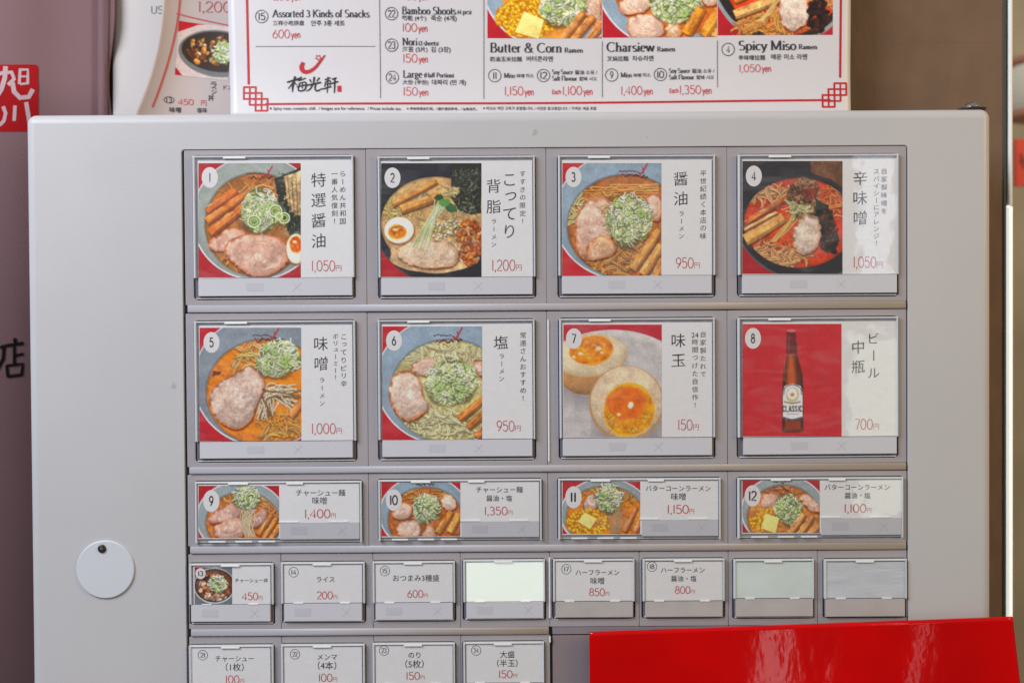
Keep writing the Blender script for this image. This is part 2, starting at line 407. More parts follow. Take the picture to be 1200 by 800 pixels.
class Ink:
    """flat print collected into one mesh lying on plane y (facing the camera)"""
    def __init__(s, Y, frame=None): s.m = MB(); s.Y = Y; s.frame = frame; s.k = 0
    def put(s, v, f, ox, oy, sx, sy, rot=0):
        # v in glyph units (y up); ox, oy layout px of origin; sx, sy px per unit
        out = []
        c, q = math.cos(rot), math.sin(rot)
        for (x, y) in v:
            X_, Y_ = x * sx, y * sy
            out.append(s.frame(ox + X_ * c - Y_ * q, oy - (X_ * q + Y_ * c)))
        s.m.add(out, [tuple(reversed(p)) if False else p for p in f])
    def fit(s, text, x0, x1, cy, off=0, h=None, track=None):
        """one horizontal line stretched between x0 and x1, glyph box centred on cy"""
        v, f = glyphs(text, off); b = bbox(v)
        sx = (x1 - x0) / (b[2] - b[0]); sy = sx if h is None else h / (b[3] - b[1])
        s.put([(p[0] - b[0], p[1] - (b[1] + b[3]) / 2) for p in v], f, x0, cy, sx, sy)
    def vert(s, text, cx, y0, y1, off=0, size=None):
        n = len(text); step = (y1 - y0) / n
        sz = size or step * .98
        for i, ch in enumerate(text):
            if ch == ' ': continue
            v, f = glyphs(ch, off); b = bbox(v)
            mx, my = (b[0] + b[2]) / 2, (b[1] + b[3]) / 2
            cy = y0 + step * (i + .5)
            ox, oy = cx, cy
            if ch in 'っょゃュャ': ox += sz * .08; oy -= sz * .05
            if ch in 'ーー〜～':
                s.put([(p[0] - mx, p[1] - my) for p in v], f, ox, oy, sz, sz, -math.pi / 2)
            else:
                s.put([(p[0] - mx, (p[1] - my) * .97 + .075 * (p[0] - mx) + .012 * math.sin(7 * p[0] + i)) for p in v], f, ox, oy, sz, sz)
    def num(s, text, x0, x1, y0, y1, wd=.085, yen=None, yen_h=.55):
        """pen digits, fitted; yen adds a small trailing character"""
        v, f, adv = pen(text, wd)
        h = y1 - y0
        extra = .62 if yen else 0
        sx = (x1 - x0) / (adv + extra)
        s.put(v, f, x0, y1, sx, h)
        if yen:
            gv, gf = glyphs(yen, -.012); b = bbox(gv)
            k = h * yen_h / (b[3] - b[1])
            s.put([(p[0] - b[0], p[1] - b[1]) for p in gv], gf, x0 + adv * sx, y1, k, k)
    def ser(s, text, x0, x1, base, cap, thick=.13, thin=.05):
        v, f, adv = serif(text, thick, thin)
        s.put(v, f, x0, base, (x1 - x0) / adv, cap)
    def line(s, pts, w):
        q = [pts[0]]
        for a, b in zip(pts[:-1], pts[1:]):     # short pieces, so that print follows a bowed sheet
            n = max(1, int(math.hypot(b[0] - a[0], b[1] - a[1]) / 6))
            q += [(a[0] + (b[0] - a[0]) * i / n, a[1] + (b[1] - a[1]) * i / n) for i in range(1, n + 1)]
        v, f = ribbon([(a, -b) for a, b in q], lambda *_: w)
        s.put(v, f, 0, 0, 1, 1)
    def ring(s, cx, cy, rx, ry, w):
        s.line([(cx + rx * math.cos(a), cy + ry * math.sin(a)) for a in [2 * math.pi * i / 28 for i in range(29)]], w)
    def disc(s, cx, cy, rx, ry):
        v = [(cx + rx * math.cos(a), -(cy + ry * math.sin(a))) for a in [-2 * math.pi * i / 28 for i in range(28)]]
        s.put(v, [tuple(range(28))], 0, 0, 1, 1)
    def quad(s, x0, y0, x1, y1):
        s.put([(x0, -y1), (x1, -y1), (x1, -y0), (x0, -y0)], [(0, 1, 2, 3)], 0, 0, 1, 1)
    def build(s, name, m, parent=None):
        return s.m.build(name, m, parent)
def plane_frame(Y):
    return lambda px, py: P(px, py, Y)
# ------------------------------------------------------------------ printed food photographs: colour per vertex of a fine flat grid
def noise2(h, w, cell, rng):
    gh, gw = int(h / cell) + 3, int(w / cell) + 3
    g = rng.random((gh, gw))
    y = np.arange(h) / cell; x = np.arange(w) / cell
    yi = y.astype(int); xi = x.astype(int); fy = (y - yi)[:, None]; fx = (x - xi)[None]
    fy = fy * fy * (3 - 2 * fy); fx = fx * fx * (3 - 2 * fx)
    a = g[yi][:, xi]; b = g[yi][:, xi + 1]; c = g[yi + 1][:, xi]; d = g[yi + 1][:, xi + 1]
    return (a * (1 - fx) + b * fx) * (1 - fy) + (c * (1 - fx) + d * fx) * fy
class Pic:
    def __init__(s, w, h, bgc, seed=1, res=4.0, scale=1.0):
        s.w, s.h, s.res = w, h, res
        s.W, s.H = int(w * res), int(h * res)
        s.rng = np.random.default_rng(seed)
        s.mask = s.keep = None
        s.a = np.empty((s.H, s.W, 3)); s.a[:] = np.array(bgc) / 255
        s.nz = [noise2(s.H, s.W, c * res, s.rng) for c in (8, 3, 1.1, .5)]
        s.yy, s.xx = np.mgrid[0:s.H, 0:s.W]; s.xx = (s.xx + .5) / res; s.yy = (s.yy + .5) / res
    def box(s, x0, y0, x1, y1, m=2):
        a = max(0, int((x0 - m) * s.res)); b = min(s.W, int((x1 + m) * s.res) + 1)
        c = max(0, int((y0 - m) * s.res)); d = min(s.H, int((y1 + m) * s.res) + 1)
        return (slice(c, d), slice(a, b)) if b > a and d > c else None
    def mix(s, sl, al, col, tex=0, shade=None):
        c = np.broadcast_to(np.array(col) / 255, al.shape + (3,)).copy()
        if tex:
            t = (s.nz[1][sl] - .5) * .7 + (s.nz[2][sl] - .5) * .35 + (s.nz[0][sl] - .5) * .8
            c *= (1 + tex * t)[..., None]
        if shade is not None: c = c * (1 + shade)[..., None]
        if s.mask is not None: al = al * s.mask[sl]
        al = al[..., None]
        s.a[sl] = s.a[sl] * (1 - al) + np.clip(c, 0, 1) * al
    def ell(s, cx, cy, rx, ry, col, rot=0, soft=.5, wob=0, tex=0, shade=0, al=1.0, ring=None):
        R = max(rx, ry) * (1 + wob)
        sl = s.box(cx - R, cy - R, cx + R, cy + R)
        if sl is None: return
        x = s.xx[sl] - cx; y = s.yy[sl] - cy
        c, q = math.cos(math.radians(rot)), math.sin(math.radians(rot))
        u = (x * c + y * q) / rx; v = (-x * q + y * c) / ry
        r = np.hypot(u, v)
        if wob:
            an = np.arctan2(v, u); p = s.rng.random(4) * 6.28
            r = r / (1 + wob * (np.sin(2 * an + p[0]) * .5 + np.sin(3 * an + p[1]) * .3 + np.sin(5 * an + p[2]) * .25 + np.sin(9 * an + p[3]) * .12))
        sd = (r - 1) * min(rx, ry)
        m = np.clip(.5 - sd / soft, 0, 1)
        if ring: m = m * np.clip(.5 + (sd + ring) / soft, 0, 1)
        sh = None
        if shade: sh = shade * (-(u * .5 + v * .8)) * .6 - shade * np.clip(r, 0, 1) ** 6 * .8
        s.mix(sl, m * al, col, tex, sh)
    def poly(s, pts, col, soft=.6, tex=0, shade=0, al=1.0, edge=None, wob=.5):
        P_ = np.array(pts, float)
        sl = s.box(P_[:, 0].min(), P_[:, 1].min(), P_[:, 0].max(), P_[:, 1].max(), 3)
        if sl is None: return
        x = s.xx[sl] + (s.nz[1][sl] - .5) * 2 * wob; y = s.yy[sl] + (s.nz[0][sl] - .5) * 2 * wob
        d = np.full(x.shape, 1e9); ins = np.zeros(x.shape, bool)
        for i in range(len(P_)):
            a = P_[i]; b = P_[(i + 1) % len(P_)]
            e = b - a; L2 = (e ** 2).sum() + 1e-9
            t = np.clip(((x - a[0]) * e[0] + (y - a[1]) * e[1]) / L2, 0, 1)
            d = np.minimum(d, np.hypot(x - a[0] - t * e[0], y - a[1] - t * e[1]))
            cr = ((a[1] > y) != (b[1] > y))
            with np.errstate(divide='ignore', invalid='ignore'):
                xi = (b[0] - a[0]) * (y - a[1]) / (b[1] - a[1] + 1e-12) + a[0]
            ins ^= cr & (x < xi)
        sd = np.where(ins, -d, d)
        m = np.clip(.5 - sd / soft, 0, 1)
        cx, cy = P_.mean(0); rr = max(np.ptp(P_[:, 0]), np.ptp(P_[:, 1])) / 2
        sh = shade * (-((x - cx) * .4 + (y - cy)) / rr) if shade else None
        s.mix(sl, m * al, col, tex, sh)
        if edge:
            m2 = m * np.clip(1 - d / edge[1], 0, 1) * .9
            s.mix(sl, m2 * al, edge[0], tex)
    def line(s, pts, w, col, hl=.25, soft=.45, al=1.0, edge=.45, tex=0, taper=False):
        pts = np.array(pts, float)
        if len(pts) > 2:   # Catmull-Rom
            q = np.vstack([2 * pts[0] - pts[1], pts, 2 * pts[-1] - pts[-2]]); out = []
            for i in range(1, len(q) - 2):
                for t in np.linspace(0, 1, 6, endpoint=False):
                    out.append(.5 * ((2 * q[i]) + (q[i + 1] - q[i - 1]) * t + (2 * q[i - 1] - 5 * q[i] + 4 * q[i + 1] - q[i + 2]) * t * t + (3 * q[i] - q[i - 1] - 3 * q[i + 1] + q[i + 2]) * t ** 3))
            out.append(q[-2]); pts = np.array(out)
        sl = s.box(pts[:, 0].min() - w, pts[:, 1].min() - w, pts[:, 0].max() + w, pts[:, 1].max() + w)
        if sl is None: return
        x = s.xx[sl]; y = s.yy[sl]; d = np.full(x.shape, 1e9); sg = np.zeros(x.shape)
        for a, b in zip(pts[:-1], pts[1:]):
            e = b - a; L2 = (e ** 2).sum() + 1e-9
            t = np.clip(((x - a[0]) * e[0] + (y - a[1]) * e[1]) / L2, 0, 1)
            dd = np.hypot(x - a[0] - t * e[0], y - a[1] - t * e[1])
            n = (-(y - a[1] - t * e[1]) - .3 * (x - a[0] - t * e[0]))
            sg = np.where(dd < d, n, sg); d = np.minimum(d, dd)
        r = w / 2
        m = np.clip(.5 - (d - r) / soft, 0, 1)
        q = np.clip(d / r, 0, 1)
        sh = hl * sg / r - edge * q ** 3
        s.mix(sl, m * al, col, tex, sh)
    # --- food
    def clip(s, cx, cy, rx, ry):
        s.keep = s.mask = np.clip((1 - np.hypot((s.xx - cx) / rx, (s.yy - cy) / ry)) * min(rx, ry) * 1.2 + .5, 0, 1)
    def noodles(s, cx, cy, rx, ry, n, col, w=1.5, L=16, dark=.5, spread=40, curl=1.0):
        s.mask = s.keep
        L *= 1.5; w *= .78
        for i in range(max(5, int(n * .8))):
            a = s.rng.random() * 6.28; r = math.sqrt(s.rng.random())
            x, y = cx + rx * r * math.cos(a), cy + ry * r * math.sin(a)
            th = s.rng.random() * 6.28; k = (s.rng.random() - .5) * 1.1 * curl
            x -= math.cos(th) * L / 2; y -= math.sin(th) * L / 2.5
            p = []
            for j in range(6):
                p.append((x, y)); x += math.cos(th) * L / 5; y += math.sin(th) * L / 5 * .8; th += k + (s.rng.random() - .5) * .25
            p = np.array(p); t = p[-1] - p[0]; nn = np.array([-t[1], t[0]]) / (np.hypot(*t) + 1e-6)
            m = int(s.rng.integers(1, 4))
            s.line(p + nn * (m - 1) * w * .5 + np.array([.3, .9]), w * (m + .6), [c * .55 for c in col], 0, al=.35, soft=1.6)
            for q in range(m):
                f = .84 + .32 * s.rng.random()
                s.line(p + nn * q * w * 1.02 + s.rng.normal(0, .25, p.shape), w * (.85 + .2 * s.rng.random()), [min(255, c * f) for c in col], .45, edge=dark)
                if s.rng.random() < .5:
                    j = int(s.rng.integers(1, 4)); s.line(p[j:j + 2] + nn * q * w - np.array([0, .25 * w]), w * .3, (255, 244, 222), 0, edge=0, al=.75)
    def negi(s, cx, cy, rx, ry, n=60, rings=6, white=.5, strands=40):
        s.mask = None
        s.ell(cx + .6, cy + 1.6, rx * 1.02, ry * 1.02, (70, 60, 30), wob=.16, soft=3, al=.5)
        s.ell(cx, cy, rx * .96, ry * .96, (196, 200, 150), wob=.16, tex=.7, soft=1.5)
        for i in range(int((strands + n) * 1.1)):
            a = s.rng.random() * 6.28; r = s.rng.random() ** .6 * 1.02
            x, y = cx + rx * r * math.cos(a), cy + ry * r * math.sin(a)
            th = s.rng.random() * 6.28; L = (.16 + .26 * s.rng.random()) * min(rx, 22)
            g = s.rng.random(); lit = 1.08 - .28 * (y - cy + ry) / (2 * ry)
            if g < .12 + white * .75: col = (246, 244, 226)
            elif g < .5 + white * .4: col = (224, 230, 178)
            elif g < .86: col = (176, 202, 112)
            else: col = (110, 146, 72)
            b = (s.rng.random() - .5) * L * 1.3
            q = [(x - math.cos(th) * L / 2, y - math.sin(th) * L / 2), (x - math.sin(th) * b * .5, y + math.cos(th) * b * .5), (x + math.cos(th) * L / 2, y + math.sin(th) * L / 2)]
            ww = .8 + .9 * s.rng.random()
            s.line(np.array(q) + np.array([.2, .7]), ww * 1.2, (70, 82, 40), 0, edge=0, al=.35, soft=.8)
            s.line(q, ww, [min(255, c * lit) for c in col], .3, edge=.3)
        for i in range(rings):
            a = s.rng.random() * 6.28; r = math.sqrt(s.rng.random()) * .8
            x, y = cx + rx * r * math.cos(a), cy + ry * r * math.sin(a)
            k = (2.2 + 2.4 * s.rng.random()) * max(.6, min(rx, ry) / 22)
            rt = s.rng.random() * 180; asp = .55 + .4 * s.rng.random()
            s.ell(x + .2, y + .7, k * 1.1, k * asp * 1.1, (50, 72, 30), rot=rt, al=.6, soft=1)
            s.ell(x, y, k, k * asp, (120, 160, 66), rot=rt, al=.8)
            s.ell(x, y, k, k * asp, (202, 222, 140), rot=rt, ring=.8)
            s.ell(x, y, k * .62, k * asp * .55, (228, 234, 196), rot=rt, ring=.6)
    def menma(s, x0, y0, x1, y1, w, col=(208, 128, 60)):
        s.mask = None
        dx, dy = x1 - x0, y1 - y0; L = math.hypot(dx, dy); ux, uy = dx / L, dy / L; nx, ny = -uy, ux
        if ny < 0: nx, ny = -nx, -ny
        h = w / 2; tw = (s.rng.random() - .5) * .25
        def q(a, o): return (x0 + dx * a + nx * o, y0 + dy * a + ny * o)
        r = s.rng.random
        body = [q(-.02 + .03 * r(), -h), q(.3, -h * (1 + tw)), q(.7, -h * (1 - tw)), q(1 + .03 * r(), -h * .9), q(1.02 + .03 * r(), h * .8), q(.6, h * (1 + tw)), q(.25, h), q(-.03 * r(), h * .95)]
        s.poly([(a + .6, b + 2.0) for a, b in body], (84, 38, 16), soft=2.2, al=.7, wob=.2)
        s.poly(body, [c * .74 for c in col], soft=.5, tex=.3, wob=.5)
        top = [q(.0, -h), q(.3, -h * (1 + tw)), q(.7, -h * (1 - tw)), q(1., -h * .9), q(1., h * .25), q(.6, h * .5), q(.25, h * .42), q(.0, h * .4)]
        s.poly(top, [min(255, c * 1.06) for c in col], soft=.8, tex=.4, wob=.5)
        for i in range(9):
            o = -h + w * .72 * r(); a = r() * .5; b = a + .25 + r() * .3
            s.line([q(a, o), q((a + b) / 2, o + .3 * s.rng.normal()), q(min(b, 1), o)], .35 + .4 * r(), (252, 198, 128) if r() < .6 else (150, 76, 30), .0, edge=0, al=.5, soft=.7)
        for i in range(3):
            o = -h + w * .3 * r(); a = r() * .7; s.line([q(a, o), q(a + .12, o)], .7, (255, 232, 190), 0, edge=0, al=.7, soft=.8)
    def pork(s, pts, col=(224, 166, 146), edge=(204, 116, 84), fat=6, rim=2.2, dark=True):
        s.mask = None
        col = [a * .52 + b * .48 for a, b in zip(col, (228, 196, 168))]; edge = [a * .7 + b * .3 for a, b in zip(edge, (176, 112, 70))]
        P_ = np.array(pts, float)
        # round the outline off
        for _ in range(2):
            q = np.empty((len(P_) * 2, 2)); nxt = np.roll(P_, -1, 0); q[0::2] = P_ * .75 + nxt * .25; q[1::2] = P_ * .25 + nxt * .75; P_ = q
        if dark: s.poly(P_ + np.array([.8, 2.0]), (84, 38, 20), soft=2.6, al=.75)
        s.poly(P_, edge, tex=.4, wob=1.6)
        c = P_.mean(0)
        s.poly(c + (P_ - c) * (1 - rim / max(8, np.ptp(P_[:, 0]) / 2)), [x * .98 for x in col], tex=.22, shade=.12, wob=2.2, soft=2.5)
        span = min(np.ptp(P_[:, 0]), np.ptp(P_[:, 1])) / 2
        for i in range(fat * 2):      # muscle seams and marbling follow the outline
            k = .25 + .6 * s.rng.random(); a = int(s.rng.integers(len(P_))); m = int(s.rng.integers(3, 7))
            idx = [(a + j) % len(P_) for j in range(m)]
            q = c + (P_[idx] - c) * k + s.rng.normal(0, span * .03, (m, 2))
            cc = (246, 220, 202) if s.rng.random() < .5 else [x * .84 for x in col]
            s.line(q, .6 + 1.0 * s.rng.random(), cc, 0, edge=0, al=.5, soft=1.3)
        for i in range(fat * 2):
            q = c + (P_[int(s.rng.integers(len(P_)))] - c) * (.85 * s.rng.random())
            s.ell(q[0], q[1], .8 + s.rng.random() * span * .14, .5 + s.rng.random() * span * .06, (252, 236, 226), rot=s.rng.random() * 180, al=.3, soft=1.4)
        for i in range(fat):
            q = c + (P_[int(s.rng.integers(len(P_)))] - c) * (.9 * s.rng.random())
            s.ell(q[0], q[1], .7, .4, (255, 250, 244), rot=s.rng.random() * 180, al=.85, soft=.6)
    def egg(s, cx, cy, rx, ry, yx, yy, yrx, yry, rot=0, ycol=(236, 130, 26)):
        s.mask = None
        s.ell(cx + .8, cy + 1.6, rx, ry, (80, 40, 20), rot=rot, soft=2, al=.6)
        s.ell(cx, cy, rx, ry, (196, 150, 104), rot=rot)
        s.ell(cx, cy - .2, rx - .8, ry - .9, (250, 240, 220), rot=rot, tex=.06, shade=.08)
        s.ell(yx, yy, yrx, yry, (250, 196, 90), rot=rot, wob=.1)
        s.ell(yx, yy, yrx * .88, yry * .86, ycol, rot=rot, wob=.12, tex=.5)
        s.ell(yx - yrx * .2, yy - yry * .3, yrx * .3, yry * .16, (255, 236, 190), soft=.8, al=.9)
        for i in range(10):
            s.ell(yx + s.rng.normal() * yrx * .4, yy + s.rng.normal() * yry * .4, .8 + s.rng.random() * yrx * .14, .6 + s.rng.random() * yry * .1, (255, 196, 60) if s.rng.random() < .6 else (206, 84, 12), rot=s.rng.random() * 180, al=.5, soft=1)
    def nori(s, pts):
        s.mask = None
        s.poly(pts, (44, 46, 34), wob=.6, edge=((30, 28, 24), 1.2))
        P_ = np.array(pts); a = P_.min(0); b = P_.max(0); c = P_.mean(0)
        for i in range(300):
            k = s.rng.random(2); p = a + (b - a) * k
            if abs(p[0] - c[0]) > (b[0] - a[0]) * .44 or abs(p[1] - c[1]) > (b[1] - a[1]) * .45: continue
            g = s.rng.random()
            s.line([p, p + s.rng.normal(0, 1.4, 2), p + s.rng.normal(0, 2.0, 2)], .4 + .5 * s.rng.random(), (190, 200, 172) if g < .4 else ((120, 132, 100) if g < .75 else (24, 26, 20)), .1, al=.6)
    def corn(s, cx, cy, rx, ry, n, k=2.0):
        s.ell(cx, cy, rx, ry, (196, 120, 10), wob=.1)
        for i in range(n):
            a = s.rng.random() * 6.28; r = math.sqrt(s.rng.random())
            x, y = cx + rx * r * math.cos(a), cy + ry * r * math.sin(a); q = k * (.8 + .4 * s.rng.random()); rt = s.rng.random() * 180
            s.ell(x + .3, y + .5, q, q * .8, (170, 92, 4), rot=rt, al=.8)
            s.ell(x, y, q, q * .78, (250, 190, 24) if s.rng.random() < .7 else (244, 168, 10), rot=rt, shade=.35)
            s.ell(x - q * .25, y - q * .3, q * .3, q * .2, (255, 236, 150), soft=.5, al=.8)
    def chunks(s, cx, cy, rx, ry, n, cols, k=2.0):
        for i in range(n):
            a = s.rng.random() * 6.28; r = math.sqrt(s.rng.random())
            x, y = cx + rx * r * math.cos(a), cy + ry * r * math.sin(a); q = k * (.6 + .8 * s.rng.random())
            c = cols[int(s.rng.integers(len(cols)))]
            s.ell(x + .4, y + .7, q, q * .8, (80, 34, 14), rot=s.rng.random() * 180, al=.6, soft=1)
            s.ell(x, y, q, q * .8, c, rot=s.rng.random() * 180, wob=.25, tex=.4, shade=.4)
    def drops(s, cx, cy, rx, ry, n, col, k=1.0):
        for i in range(n):
            a = s.rng.random() * 6.28; r = math.sqrt(s.rng.random())
            q = k * (.4 + .8 * s.rng.random())
            s.ell(cx + rx * r * math.cos(a), cy + ry * r * math.sin(a), q * 1.3, q * .8, col, al=.55, soft=.7)
    def bowl(s, cx, cy, rx, ry, rim, ix, iy, irx, iry, broth, lip=(214, 222, 226)):
        s.ell(cx, cy, rx, ry, lip, soft=.6)
        s.ell(cx, cy - .3, rx - 1.6, ry - 1.6, rim, soft=1.2, tex=.06, shade=.08)
        s.ell(ix, iy - .4, irx + 1.2, iry + 1.2, [c * .72 for c in rim], soft=2.0)
        s.ell(ix, iy, irx, iry, broth, soft=.8, tex=.3)
        s.ell(ix, iy, irx, iry, [c * .7 for c in broth], soft=1.6, ring=1.6, al=.6)
        s.clip(ix, iy, irx, iry)
        s.drops(ix, iy, irx * .95, iry * .95, 90, [min(255, c * 1.3 + 20) for c in broth], .9)
        s.drops(ix, iy, irx * .95, iry * .95, 40, [c * .7 for c in broth], 1.6)
        for i in range(26):
            a = s.rng.random() * 6.28; r = .6 + .38 * s.rng.random(); x, y = ix + irx * r * math.cos(a), iy + iry * r * math.sin(a); q = .8 + 1.6 * s.rng.random()
            s.ell(x, y, q, q * .7, [min(255, c * 1.35 + 26) for c in broth], ring=.4, al=.7)
    def logo(s, x, y, k=1.0, ink=(60, 30, 30)):
        """bowl-and-chopsticks brush mark with a scribble of brush lettering, printed on the bowl rim"""
        s.mask = None
        s.line([(x + 20 * k, y + 8 * k), (x + 24 * k, y + 9 * k), (x + 30 * k, y - 1 * k)], 1.6 * k, (176, 48, 56), 0, edge=0)
        s.line([(x + 25 * k, y + 3 * k), (x + 26 * k, y + 9 * k)], 1.2 * k, (176, 60, 66), 0, edge=0)
        for i in range(8):
            s.line([(x + i * 2.4 * k, y + 6 * k + s.rng.random() * 2), (x + (i * 2.4 + 1.6) * k, y + 6 * k + s.rng.random() * 2)], .9 * k, ink, 0, edge=0)
        for i in range(9):
            a, b = s.rng.random(2)
            s.line([(x + (3 + i * 3.1) * k, y + (10 + a * 5) * k), (x + (5 + i * 3.1) * k, y + (10 + b * 5) * k)], 1.5 * k, ink if i % 3 else (150, 44, 48), 0, edge=0)
    def out(s, gx, gy):
        """resample to gy x gx vertices (box average)"""
        a = s.a * (1 + .12 * (s.nz[3] - .5) + .07 * (s.nz[2] - .5) + .05 * (s.nz[0] - .5))[..., None]
        a = (a + np.roll(a, 1, 0) + np.roll(a, 1, 1) + np.roll(a, (1, 1), (0, 1))) / 4; a[0] = s.a[0]; a[:, 0] = s.a[:, 0]
        hi = np.clip(a.mean(2, keepdims=True) - .70, 0, 1) * .2
        a = np.clip((a - .45) * 1.13 + .465 + hi, 0, 1)
        g = a.mean(2, keepdims=True); a = np.clip(g + (a - g) * 1.04, 0, 1)
        ys = np.linspace(0, s.H, gy + 1).astype(int); xs = np.linspace(0, s.W, gx + 1).astype(int)
        a = np.add.reduceat(np.add.reduceat(a, ys[:-1], 0), xs[:-1], 1) / (np.diff(ys)[:, None, None] * np.diff(xs)[None, :, None])
        return a

PRINT_GAIN = 1.0
def print_mesh(name, pic, x0, y0, x1, y1, frame, parent, dens=1.3, curve=None):
    gx, gy = int((x1 - x0) * dens), int((y1 - y0) * dens)
    a = pic.out(gx, gy)
    c = np.clip(a, 0, 1); c = np.where(c <= .04045, c / 12.92, ((c + .055) / 1.055) ** 2.4) * PRINT_GAIN
    xs = np.linspace(x0, x1, gx); ys = np.linspace(y0, y1, gy)
    if curve: V = np.array([tuple(curve(x, y)) for y in ys for x in xs])
    else:
        A, B, C_, D_ = [np.array(frame(px, py)) for px, py in ((x0, y0), (x1, y0), (x0, y1), (x1, y1))]
        u = np.linspace(0, 1, gx)[None, :, None]; v = np.linspace(0, 1, gy)[:, None, None]
        V = ((A * (1 - u) + B * u) * (1 - v) + (C_ * (1 - u) + D_ * u) * v).reshape(-1, 3)
    i = (np.arange(gy - 1)[:, None] * gx + np.arange(gx - 1)[None]).ravel()
    F = np.stack([i, i + gx, i + gx + 1, i + 1], 1)
    me = bpy.data.meshes.new(name)
    me.vertices.add(len(V)); me.vertices.foreach_set('co', V.ravel().astype(np.float32))
    me.loops.add(F.size); me.loops.foreach_set('vertex_index', F.ravel().astype(np.int32))
    me.polygons.add(len(F)); me.polygons.foreach_set('loop_start', np.arange(0, F.size, 4, dtype=np.int32))
    me.update(calc_edges=True)
    at = me.color_attributes.new('print', 'FLOAT_COLOR', 'POINT')
    rgba = np.ones((len(V), 4), np.float32); rgba[:, :3] = c.reshape(-1, 3)
    at.data.foreach_set('color', rgba.ravel())
    me.materials.append(M_PRINT)
    return link(bpy.data.objects.new(name, me), parent)

RED = (178, 30, 42)
GREYB = (158, 168, 172); BLUEB = (150, 168, 184); BLACKB = (44, 42, 46)
NO = (222, 150, 78)
def pic1():
    p = Pic(120, 134, RED, 11)
    p.bowl(68, 64, 76, 73, (164, 170, 164), 68, 72, 60, 60, (176, 112, 52))
    p.noodles(60, 40, 46, 14, 26, NO, L=20); p.noodles(45, 118, 34, 12, 34, (226, 150, 84)); p.noodles(104, 118, 14, 12, 14, NO)
    p.nori([(89, 18), (122, 4), (122, 90), (106, 84), (94, 50)])
    p.poly([(100, 16), (122, 8), (122, 62), (112, 60), (104, 44)], (226, 182, 130), tex=.5, shade=.1)
    p.keep = None; p.noodles(112, 34, 8, 24, 30, (236, 196, 140), w=1.3, L=9)
    for i in range(4): p.line([(99 + i * 5, 14 + i), (104 + i * 4, 60)], .8, (60, 46, 30), 0, al=.6)
    p.line([(62, 32), (74, 26), (88, 30)], 3, (236, 160, 90)); p.line([(64, 36), (78, 30), (92, 38)], 2.4, (230, 150, 80))
    p.menma(10, 56, 44, 32, 9, (220, 112, 42)); p.menma(10, 68, 52, 38, 9, (226, 124, 50)); p.menma(14, 82, 58, 46, 10, (222, 116, 44))
    p.pork([(10, 92), (24, 82), (44, 74), (60, 84), (58, 108), (40, 106), (26, 102), (14, 102)], (222, 150, 128))
    p.pork([(32, 92), (48, 84), (70, 82), (98, 86), (106, 104), (104, 118), (90, 128), (72, 134), (54, 130), (40, 116), (30, 108)], (226, 160, 142), fat=12)
    p.negi(72, 56, 22, 26, 70, 4, .65); 
    for (x, y, r) in ((65, 68, 8), (90, 56, 8), (100, 64, 7), (94, 62, 5)):
        p.ell(x, y, r, r * .95, (90, 120, 50), al=.5); p.ell(x, y, r, r * .95, (222, 228, 190), ring=1.6); p.ell(x, y, r * .6, r * .55, (196, 216, 120), ring=1.2)
    p.egg(114, 100, 12, 18, 114, 95, 8.5, 10, 0, (226, 88, 24))
    p.logo(56, 5, 1.0)
    return p
def pic2():
    p = Pic(118, 133, RED, 22)
    p.bowl(84, 38, 104, 108, (44, 44, 52), 64, 70, 64, 54, (206, 166, 110), (70, 70, 76))
    p.mask = None; p.noodles(12, 56, 12, 10, 22, (230, 196, 120)); p.noodles(60, 60, 40, 20, 40, (224, 186, 120))
    p.nori([(82, 0), (117, -2), (117, 58), (106, 60), (90, 54), (82, 40)])
    p.noodles(80, 30, 7, 9, 14, (232, 198, 140), w=1.6, L=8)
    p.menma(14, 48, 64, 22, 6.5, (206, 142, 66)); p.menma(24, 54, 70, 38, 10, (214, 150, 78))
    p.ell(60, 108, 52, 20, (214, 176, 132), wob=.1, tex=.4); p.pork([(14, 102), (30, 92), (56, 88), (84, 92), (92, 104), (88, 120), (60, 124), (30, 118)], (226, 190, 158), (206, 160, 120), fat=14)
    p.chunks(76, 78, 18, 14, 60, [(238, 232, 206), (226, 220, 180), (206, 214, 150)], 1.5)
    for i in range(18):
        a = p.rng.random() * 22 - 11; p.line([(46 + a, 100 - abs(a) * .3), (56 + a * .5, 72), (70 + p.rng.normal() * 5, 42 + p.rng.random() * 8)], 1.0, (206, 224, 150) if i % 2 else (238, 240, 216), .2)
    p.ell(68, 40, 5, 4, (46, 84, 44), wob=.2); p.ell(82, 52, 8, 4.6, (52, 96, 50), rot=20, wob=.2, tex=.3); p.ell(74, 46, 6, 5, (96, 150, 76), wob=.2)
    p.egg(21, 78, 18, 16, 19, 80, 11, 9, -8, (232, 130, 20))
    p.chunks(104, 92, 15, 26, 120, [(212, 120, 44), (196, 98, 34), (232, 150, 70), (170, 84, 36)], 2.6)
    p.drops(60, 110, 44, 14, 50, (246, 232, 206), .9)
    return p
